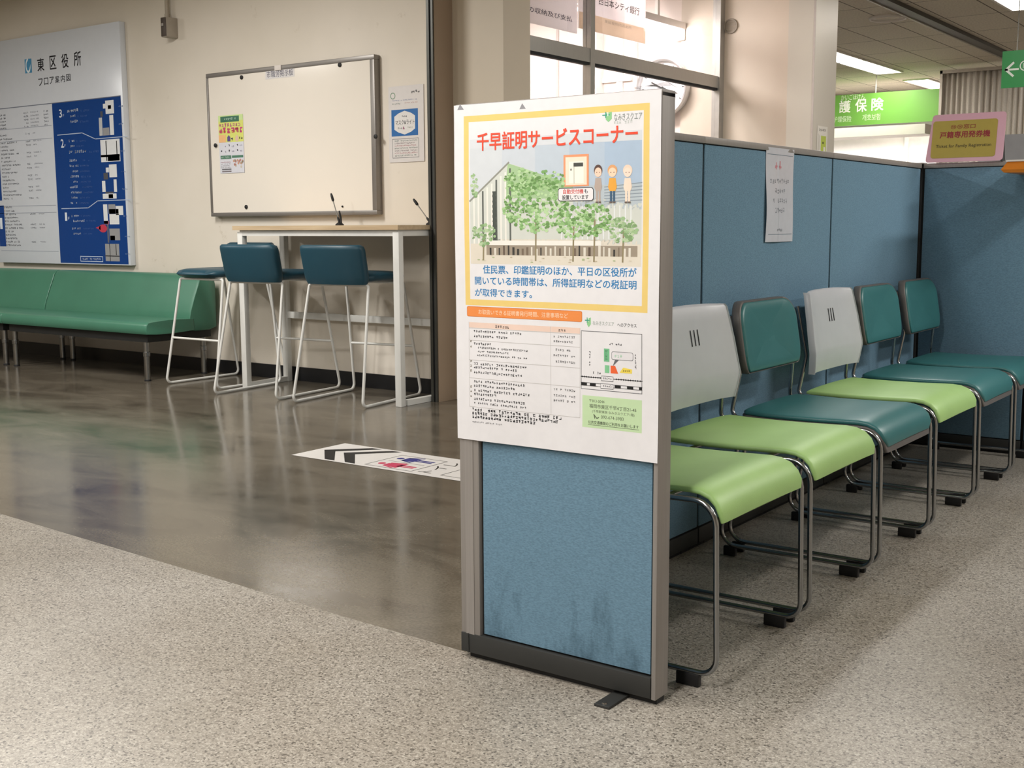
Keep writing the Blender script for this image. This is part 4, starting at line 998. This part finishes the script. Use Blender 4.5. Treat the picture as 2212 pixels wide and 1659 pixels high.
# lower half
o0 = a.px(1010, 683); o1 = a.px(1258, 676); ob = o0[1]; ot = a.px(1010, 661)[1]
a.poly(rrect(o0[0], ob, o1[0], ot, .004), '#c9722f', 3); a.poly(rrect(o0[0]+.001, ob+.001, o1[0]-.001, ot-.001, .0035), '#e58b4b', 4)
a.text('お取扱いできる証明書発行時間、注意事項など', o0[0]+.033, ob+.006, o1[0]-.036, ot-.006, '#f1d2b4', 5, .004)
tu0, tu1, tum = a.px(*c5(150, 300))[0], a.px(*c5(1195, 300))[0], a.px(*c5(918, 300))[0]
def TV(y): return a.px(*c5(200, y))[1]
a.rect(tu0, TV(295), tum, TV(245), '#e3c9bb', 2); a.rect(tum+.001, TV(295), tu1, TV(245), '#e3c9bb', 2)
a.greek(tu0+.075, TV(288), tu0+.115, TV(262), '#6d615c', 3, dens=1.5); a.greek(tum+.020, TV(288), tum+.045, TV(262), '#6d615c', 3, dens=1.5)
rows = [(315, 1, .135), (360, 1, .095), (432, 1, .055), (470, .8, .14, .012), (505, .8, .09, .012), (540, .8, .14, .010), (620, 1, .150), (655, 1, .125), (700, 1, .135), (785, 1, .147), (825, 1, .12), (870, 1, .155), (905, 1, .065), (950, 1, .145), (990, .9, .15)]
for r_ in rows:
    ind = r_[3] if len(r_) > 3 else 0; a.greek(tu0+.0135+ind, TV(r_[0]+25*r_[1]), tu0+.0135+ind+r_[2], TV(r_[0]), '#4a4a4d', 3, dens=1.25)
for y in (350, 395, 470, 520, 575, 825, 880, 925): a.greek(tum+.007, TV(y-8), tu1-.008, TV(y-30), '#5d5d60', 3, dens=1.1)
for y in (300, 415, 600, 770, 1040): a.line([(tu0, TV(y)), (tu1, TV(y-0))], .0007, '#a9a5a2', 3)
for u in (tu0, tum, tu1): a.line([(u, TV(1040)), (u, TV(245))], .0006, '#b1adaa', 3)
for y0, y1 in ((370, 500), (600, 730), (840, 930)): 
    k = TV(y0)
    while k > TV(y1): a.greek(tu0+.003, k-.006, tu0+.0105, k, '#77705f', 3, dens=1.2); k -= .011
for k, y in enumerate((1050, 1085, 1120, 1160)):
    c = '#2f2f32' if k < 3 else '#8b8b8e'; v_ = TV(y+28); a.greek(tu0-.0, v_, tu0+.005, v_+.007, c, 3, dens=2); a.greek(tu0+.008, v_, tu0+(.255, .245, .185, .095)[k], v_+(.0072 if k < 3 else .004), c, 3, dens=1.5)
lg = [c5(1240, 290), c5(1300, 195)]
logo(lg[0][0], lg[1][1], lg[1][0], lg[0][1]); 
def row5(s, x0, yb, yt, x1, c, bold=.006, layer=4):
    ua, va = a.px(*c5(x0, yb)); vb = a.px(*c5(x0, yt))[1]; ub = a.px(*c5(x1, yb))[0]; a.text(s, ua, va, ub, vb, c, layer, bold)
row5('なみきスクエア', 1315, 270, 232, 1520, '#9aa59e', .004); row5('へのアクセス', 1550, 285, 250, 1735, '#3d3d40', .006)
mu0, mv0 = a.px(*c5(1203, 872)); mu1 = a.px(*c5(1785, 500))[0]; mv1 = a.px(*c5(1203, 322))[1]
a.frame(mu0, mv0, mu1, mv1, .0012, '#55565a', 3)
mwid, mhei = mu1-mu0, mv1-mv0
def M(f, g): return (mu0+mwid*f, mv0+mhei*g)
a.rect(*M(.385, .50), *M(.475, .72), '#74b88b', 4); a.rect(*M(.40, .31), *M(.475, .44), '#7fc192', 4)
a.poly([M(.495, .31), M(.495, .44), M(.57, .44), M(.62, .31)], '#e5663a', 4); a.poly([M(.64, .33), M(.70, .42), M(.84, .40), M(.84, .33)], '#e9d25c', 4)
a.poly(rrect(*M(.51, .54), *M(.86, .68), .004), '#66686c', 4); a.poly(rrect(mu0+mwid*.51+.001, mv0+mhei*.54+.001, mu0+mwid*.86-.001, mv0+mhei*.68-.001, .0035), '#dcdade', 5); a.poly([M(.57, .55), M(.64, .55), M(.53, .43)], '#66686c', 4)
a.greek(*M(.56, .58), *M(.80, .63), '#a8cdb4', 6, dens=1.2); a.greek(*M(.69, .35), *M(.82, .385), '#7a6f35', 6)
a.greek(*M(.47, .78), *M(.68, .82), '#5e5e62', 4, dens=1.3); a.greek(*M(.20, .275), *M(.40, .315), '#4d4d52', 4, dens=1.3)
for f in (.135, .885):
    for k in range(6): a.greek(*M(f, .62-k*.042), *M(f+.035, .655-k*.042), '#5e5e62', 4, dens=1.3)
for k in range(7): a.greek(*M(.41, .68-k*.026), *M(.455, .70-k*.026), '#2d5a40', 6, dens=1.6)
a.line([M(0, .215), M(1, .215)], .0016, '#2c2c2e', 4)
for k in range(26):
    if not .33 < k/26 < .55: a.disc(*M(.02+k*.038, .215), .0022, '#2c2c2e', 4, n=4)
a.rect(*M(.34, .165), *M(.54, .255), '#55565a', 5); a.rect(*M(.345, .175), *M(.535, .247), '#e0dfe2', 6); a.greek(*M(.37, .195), *M(.51, .228), '#4d4d52', 7, dens=1.3)
a.line([M(0, .115), M(1, .115)], .001, '#2c2c2e', 4); a.line([M(0, .065), M(1, .065)], .001, '#2c2c2e', 4)
for f in (0, .15, .56, .76, .95): a.rect(*M(f, .07), *M(min(1, f+.10), .11), '#232325', 5)
a.rect(*M(.33, .035), *M(.54, .125), '#55565a', 5); a.rect(*M(.335, .045), *M(.535, .117), '#e0dfe2', 6); a.greek(*M(.37, .065), *M(.51, .098), '#4d4d52', 7, dens=1.3)
g0 = a.px(*c5(1215, 1230)); g1 = a.px(*c5(1778, 940)); gt = a.px(*c5(1215, 930))[1]
a.rect(g0[0], g0[1], g1[0], gt, '#bfd9ae', 2); gh = gt-g0[1]; gw = g1[0]-g0[0]
def G(s, f0, f1, h0, h1, bold=.004, c='#55604d'): a.text(s, g0[0]+gw*f0, g0[1]+gh*h0, g0[0]+gw*f1, g0[1]+gh*h1, c, 3, bold)
G('〒813-0044', .12, .38, .80, .89); G('福岡市東区千早4丁目21-45', .12, .91, .62, .75, .012); G('(千早駅東側 なみきスクエア1階)', .17, .88, .47, .57); G('092-674-3983', .32, .70, .32, .42); G('公共交通機関のご利用をお願いします', .10, .95, .12, .23, .012, '#3f4a3a')
a.line([(g0[0]+gw*.10, g0[1]+gh*.09), (g0[0]+gw*.95, g0[1]+gh*.09)], .0009, '#3f4a3a', 3); a.line([(g0[0]+gw*.215, g0[1]+gh*.31), (g0[0]+gw*.20, g0[1]+gh*.42), (g0[0]+gw*.25, g0[1]+gh*.31), (g0[0]+gw*.28, g0[1]+gh*.34)], .002, '#55604d', 3)
for (x, y) in ((995, 231), (1128, 229)): a.poly_px([(x-6, y+7), (x, y-6), (x+8, y+6)], '#8d8d92', 2)
po = a.build('poster', None, (X0p, YE0-.0022, Z0p))
tag(po, 'large white Japanese poster with a yellow frame and red heading on the end panel', 'poster')

# crumpled clear tape over the poster's top right corner
rnd = random.Random(5); tm = MB(); n = 12; g = []
for j in range(5):
    rw = []
    for i in range(n+1):
        f = i/n; y = YE0-.004+j*.016
        z = HP+.006+.004*rnd.random()+(.012*math.exp(-((f-.82)/.12)**2)+.006*math.exp(-((f-.35)/.2)**2))*math.sin(j/4*3.14)
        rw.append(Vector((-1.235+.075*f, y, z)))
    g.append(rw)
tm.loft(g, caps=False, closed=False)
o = obj('clear_tape', tm, M_FILM, None, loc=(-1.2, YE0+.03, HP), world=True, angle=25)
sd = o.modifiers.new('solid', 'SOLIDIFY'); sd.thickness = .0006
tag(o, 'crumpled clear tape on the top right corner of the poster panel', 'tape')

# ------------------------------------------------------------------ row of waiting chairs
M_LIME = mat('lime_vinyl', '#9cc178', .47, var=.05, scale=7, bump=.08, bscale=300)
M_TEALV = mat('teal_vinyl', '#336b6d', .40, var=.04, scale=7, bump=.08, bscale=300)
M_SHELL = mat('light_grey_plastic', '#b9bcc2', .36, var=.02)
M_RIM = mat('grey_edge_trim', '#5b5755', .5)
TR = .0066
def make_chair(kind, label, yc, group):
    """local: +x is the way the sitter faces, y across"""
    t = thing('waiting_chair', label, 'chair', (-1.35, yc, 0), 0, group)
    hw = .237
    for sy in (-1, 1):
        y = sy*hw
        path = fillet([(-.252, y*.86, .735), (-.214, y*.87, .565), (-.232, y*.965, .428), (-.16, y, .418), (.243, y, .424), (.251, y, .026+TR), (-.235, y, .026+TR), (-.165, y, .408)], [.05, .025, .03, .055, .04, .05, .012], 7)
        obj('side_frame', MB().tube(path, TR, 12), M_CHROME, t)
        for fx0, fx1 in ((.155, .212), (-.215, -.175)):
            obj('rubber_foot', MB().box(fx0, fx1, y-.008, y+.008, 0, .03, bev=.003), M_BLACK, t)
    for xb in (-.12, .10):
        obj('cross_bar', MB().tube([(xb, -hw, .412), (xb, hw, .412)], .0055, 10), M_CHROME, t)
    # seat: section swept from the back edge over the front lip
    sec = [(-.205, .437), (-.19, .438), (-.12, .436), (-.04, .4355), (.05, .4365), (.12, .4385), (.17, .440), (.197, .4375), (.220, .429), (.237, .413), (.246, .394), (.249, .374)]
    rings = []; trim = []
    for i, (x, z) in enumerate(sec):
        p = Vector(sec[max(i-1, 0)]); q = Vector(sec[min(i+1, len(sec)-1)]); tg = (q-p).normalized(); nm = Vector((-tg.y, tg.x))
        th = (.011 if kind == 'lime' else .012) if 0 < i < len(sec)-1 else .007
        w = hw-.012
        if kind == 'teal':
            if i == 0: w *= .86
            if i == 1: w *= .97
            if i == len(sec)-1: w *= .88
            if i == len(sec)-2: w *= .97
        else:
            if i in (0, len(sec)-1): w *= .975
        rings.append([Vector((x+nm.x*b_, a_, z+nm.y*b_+.0035*(1-(a_/w)**2))) for a_, b_ in sell(36, w, th, 4.2)])
        if kind == 'teal': fo = -.0145+.0115*max(0, (i-6)/5)**2; trim.append([Vector((x+nm.x*(b_+fo), a_, z+nm.y*(b_+fo))) for a_, b_ in sell(36, w+.003, .0115 if i < 10 else .0095, 6)])
    seat = obj('seat', MB().loft(rings), M_LIME if kind == 'lime' else M_TEALV, t, angle=60)
    if kind == 'teal':
        a0, a1 = trim[0], trim[-1]; 
        for r_, s in ((a0, -1), (a1, 1)):
            for p in r_:
                if s < 0: p.x -= .004
                else: p.z -= .017
        obj('seat_trim', MB().loft(trim), M_RIM, seat, angle=60)
    # backrest
    if kind == 'lime':
        sec = [(-.195, .502, .216), (-.191, .53, .222), (-.1865, .572, .231), (-.1875, .585, .232), (-.194, .62, .229), (-.204, .68, .222), (-.216, .74, .213), (-.223, .775, .207), (-.228, .783, .203)]
        rings = []
        for i, (x, z, w) in enumerate(sec):
            th = .0055 if 0 < i < len(sec)-1 else .003
            ring = []
            for a_, b_ in sell(40, w, th, 5):
                f = a_/w; bow = -.022*(1-f**4)
                dz = .006*(1-f*f) if i >= len(sec)-2 else 0
                ring.append(Vector((x+b_+bow+.012, a_, z+dz)))
            rings.append(ring)
        # rolled side flanges
        back = obj('backrest', MB().loft(rings), M_SHELL, t, angle=60)
        sl = MB()
        for k in (-1, 0, 1):
            yy = .006+k*.022; f = yy/.22
            xa = -.2105-.022+.012+.0062; xb_ = -.2020-.022+.012+.0062
            sl.tube([(xb_+.0006, yy, .672), (xa+.0006, yy, .718)], .0013, 6)
        obj('slots', sl, M_GAP, back)
        for sy in (-1, 1):
            r0 = [[Vector((x+dx+.012, sy*(w-.001+dy), z)) for dx, dy in ((.006, 0), (.004, .003), (-.018, .003), (-.018, 0))] for x, z, w in sec]
            obj('flange', MB().loft(r0), M_SHELL, back, angle=60)
    else:
        n = 44; rings = []; rim = []
        # rounded slab in the y-z plane, leaning and dished
        out = rrect(-.222, .556, .222, .779, .07, 9)
        o2 = []
        for (y, z) in out:
            if z < .62:      # tighter lower corners
                y = math.copysign(abs(y)+(.222-abs(y))*.6*(abs(y) > .1), y)
            o2.append((y, z))
        out = o2
        def at_(y, z, d): 
            f = y/.222; return Vector((-.194-(z-.57)*.165-.024*(1-f*f)+d, y, z+.0))
        cyz = (0, .6705)
        def shrink(k, d): return [at_(cyz[0]+(y-cyz[0])*k, cyz[1]+(z-cyz[1])*k, d) for y, z in out]
        pad = [shrink(.93, .002), shrink(.955, .008), shrink(.945, .014), shrink(.90, .0175), shrink(.7, .0195), shrink(.35, .0205), shrink(.05, .021)]
        rimr = [shrink(.90, -.022), shrink(.985, -.020), shrink(1.0, -.014), shrink(1.0, .004), shrink(.985, .0085), shrink(.955, .0085), shrink(.93, .003), shrink(.5, .001)]
        back = obj('backrest', MB().loft(pad), M_TEALV, t, angle=60)
        obj('back_shell', MB().loft(rimr), M_RIM, back, angle=60)
    return t
LBL = [('lime', 'lime green waiting chair nearest the camera, its back hidden by the poster panel'),
       ('lime', 'lime seat, grey-backed waiting chair second in the row, beside the poster panel'),
       ('teal', 'teal waiting chair between the two grey-backed lime ones'),
       ('lime', 'lime seat, grey-backed waiting chair in the middle of the row, teal chairs either side'),
       ('teal', 'teal waiting chair second from the far end of the row'),
       ('teal', 'teal waiting chair at the far end of the row against the dark cross screen')]
protos = {}
for k, (kind, lab) in enumerate(LBL):
    yc = 2.5185+.5325*k
    grp = 'waiting chairs along the blue screens'
    if kind not in protos: protos[kind] = make_chair(kind, lab, yc, grp)
    else:
        c = copy_tree(protos[kind]); c.location = (-1.35, yc, 0); c['label'] = lab; c['group'] = grp

# ------------------------------------------------------------------ pink sign on the cross screen
t = thing('ticket_sign', 'pink and yellow sign standing on top of the dark cross screen', 'sign', (-1.49, 5.47, HP))
sgn = MB(); lean = .012
out = rrect(-1.652, HP+.002, -1.322, HP+.212, .014)
def sy_(z): return 5.455+(z-HP)*.16
sgn.loft([[Vector((x+(.018*(z-HP)/.21 if x < -1.5 else 0), sy_(z), z)) for x, z in out], [Vector((x+(.018*(z-HP)/.21 if x < -1.5 else 0), sy_(z)+.004, z)) for x, z in out]])
obj('board', sgn, mat('sign_pink', '#cf9fb2', .35, var=.02), t, world=True, smooth=False)
nrm = Vector((0, -1, .16)).normalized(); up = Vector((0, .16, 1)).normalized()
a = Art(Vector((-1.652, sy_(HP)-.0006, HP)), (1, 0, 0), up, nrm)
a.poly(rrect(.022, .02, .298, .186, .012), '#ab9a48', 1)
a.text('⑬⑭窓口', .10, .148, .205, .168, '#8a3a2e', 2, .014); a.text('戸籍専用発券機', .055, .108, .27, .138, '#8e2c34', 2, .03)
a.text('Ticket for Family Registration', .042, .062, .278, .080, '#3a331f', 2, .012)
a.build('lettering', t)
st = MB(); st.loft([[Vector(p) for p in ((-1.332, sy_(HP)+.005, HP), (-1.332, sy_(HP+.12)+.005, HP+.12), (-1.332, sy_(HP)+.062, HP))], [Vector(p) for p in ((-1.325, sy_(HP)+.005, HP), (-1.325, sy_(HP+.12)+.005, HP+.12), (-1.325, sy_(HP)+.062, HP))]])
obj('rear_support', st, M_DARK, t, world=True, smooth=False)

# orange tray beside it
t = thing('ticket_tray', 'orange tray with a white rim at the right edge, in front of the dark screen', 'tray', (-1.10, 5.35, 1.20))
tx0 = -1.262; yt0, yt1 = 5.20, 5.478
m_or = mat('orange_plastic', '#cf7a1f', .35, var=.03)
b_ = MB().loft([[Vector(p) for p in ((tx0+.01, yt0, 1.224), (-1.02, yt0, 1.218), (-1.02, yt1, 1.218), (tx0+.01, yt1, 1.224))], [Vector(p) for p in ((tx0-.002, yt0-.004, 1.236), (-1.02, yt0-.004, 1.236), (-1.02, yt1, 1.236), (tx0-.002, yt1, 1.236))], [Vector(p) for p in ((tx0+.02, yt0+.01, 1.268), (-1.02, yt0+.01, 1.268), (-1.02, yt1, 1.268), (tx0+.02, yt1, 1.268))]])
obj('body', b_, m_or, t, world=True, angle=20)
rm = MB().box(tx0+.015, -1.02, yt0+.005, yt0+.016, 1.268, 1.275).box(tx0+.015, tx0+.026, yt0+.016, yt1, 1.268, 1.275)
obj('rim', rm, M_WHITE, t, world=True, smooth=False)
obj('ticket_slot', MB().loft([[Vector((-1.19, 5.36, 1.27)), Vector((-1.05, 5.36, 1.27)), Vector((-1.05, 5.44, 1.27)), Vector((-1.19, 5.44, 1.27))], [Vector((-1.165, 5.38, 1.30)), Vector((-1.05, 5.38, 1.31)), Vector((-1.05, 5.44, 1.31)), Vector((-1.165, 5.44, 1.30))]]), mat('orange_brown_plastic', '#a8642c', .4), t, world=True, smooth=False)
obj('bracket', MB().box(-1.1, -1.0, 5.45, 5.481, 1.12, 1.22), M_DARK, t, world=True, smooth=False)

# ------------------------------------------------------------------ floor sign
a = Art((-2.40, 3.655, .0012), (0, 1, 0), (-1, 0, 0), (0, 0, 1), lift=.0001)
SW, SL = .345, 1.468
a.rect(0, 0, SW, SL, '#dfdcd9', 0)
def SV(x): return -2.40-x
BLK = '#1f1f21'
for xa in (-3.832, -3.71):
    tip = SV(xa); hw_ = SW/2
    a.poly([(hw_, tip), (hw_+.155, tip-.155), (hw_+.155, tip-.215), (hw_, tip-.07)], BLK, 1)
    a.poly([(hw_, tip), (hw_, tip-.07), (hw_-.155, tip-.215), (hw_-.155, tip-.155)], BLK, 1)
def pict(v0, v1, woman_first=True):
    u0, u1 = .032, .275
    for p, q in ((( u0, v0), (u1, v0)), ((u1, v0), (u1, v1)), ((u1, v1), (u0, v1)), ((u0, v1), (u0, v0))): a.line([p, q], .005, BLK, 1)
    um = (u0+u1)/2; a.line([(um, v0+.03), (um, v1-.03)], .004, BLK, 1)
    vm_ = (v0+v1)/2
    for uc, c, skirt in ((u0+.06, '#c4305a', True), (u1-.06, '#2c2f80', False)):
        a.disc(uc, vm_+.085, .018, c, 2)
        if skirt: a.poly([(uc-.018, vm_+.06), (uc+.018, vm_+.06), (uc+.045, vm_-.03), (uc-.045, vm_-.03)], c, 2)
        else: a.rect(uc-.032, vm_-.01, uc+.032, vm_+.06, c, 2)
        a.rect(uc-.018, vm_-.1, uc-.003, vm_-.01, c, 2); a.rect(uc+.003, vm_-.1, uc+.018, vm_-.01, c, 2)
        a.line([(uc-.028, vm_+.05), (uc-.048, vm_-.01)], .011, c, 2); a.line([(uc+.028, vm_+.05), (uc+.048, vm_-.01)], .011, c, 2)
pict(SV(-3.19), SV(-3.45))
a.text('トイレ', .045, SV(-3.095), .27, SV(-3.165), BLK, 2, .0)
a.frame(.04, SV(-2.75), .30, SV(-3.04), .005, BLK, 1); a.disc(.17, SV(-2.96), .018, BLK, 2); a.disc(.17, SV(-2.86), .045, BLK, 2, r0=.034); a.rect(.155, SV(-2.86), .185, SV(-2.94), BLK, 2)
tag(a.build('floor_sign', None, (-3.1, 3.83, .0012), rough=.35), 'white restroom sign with black chevrons stuck on the brown floor', 'floor sign')
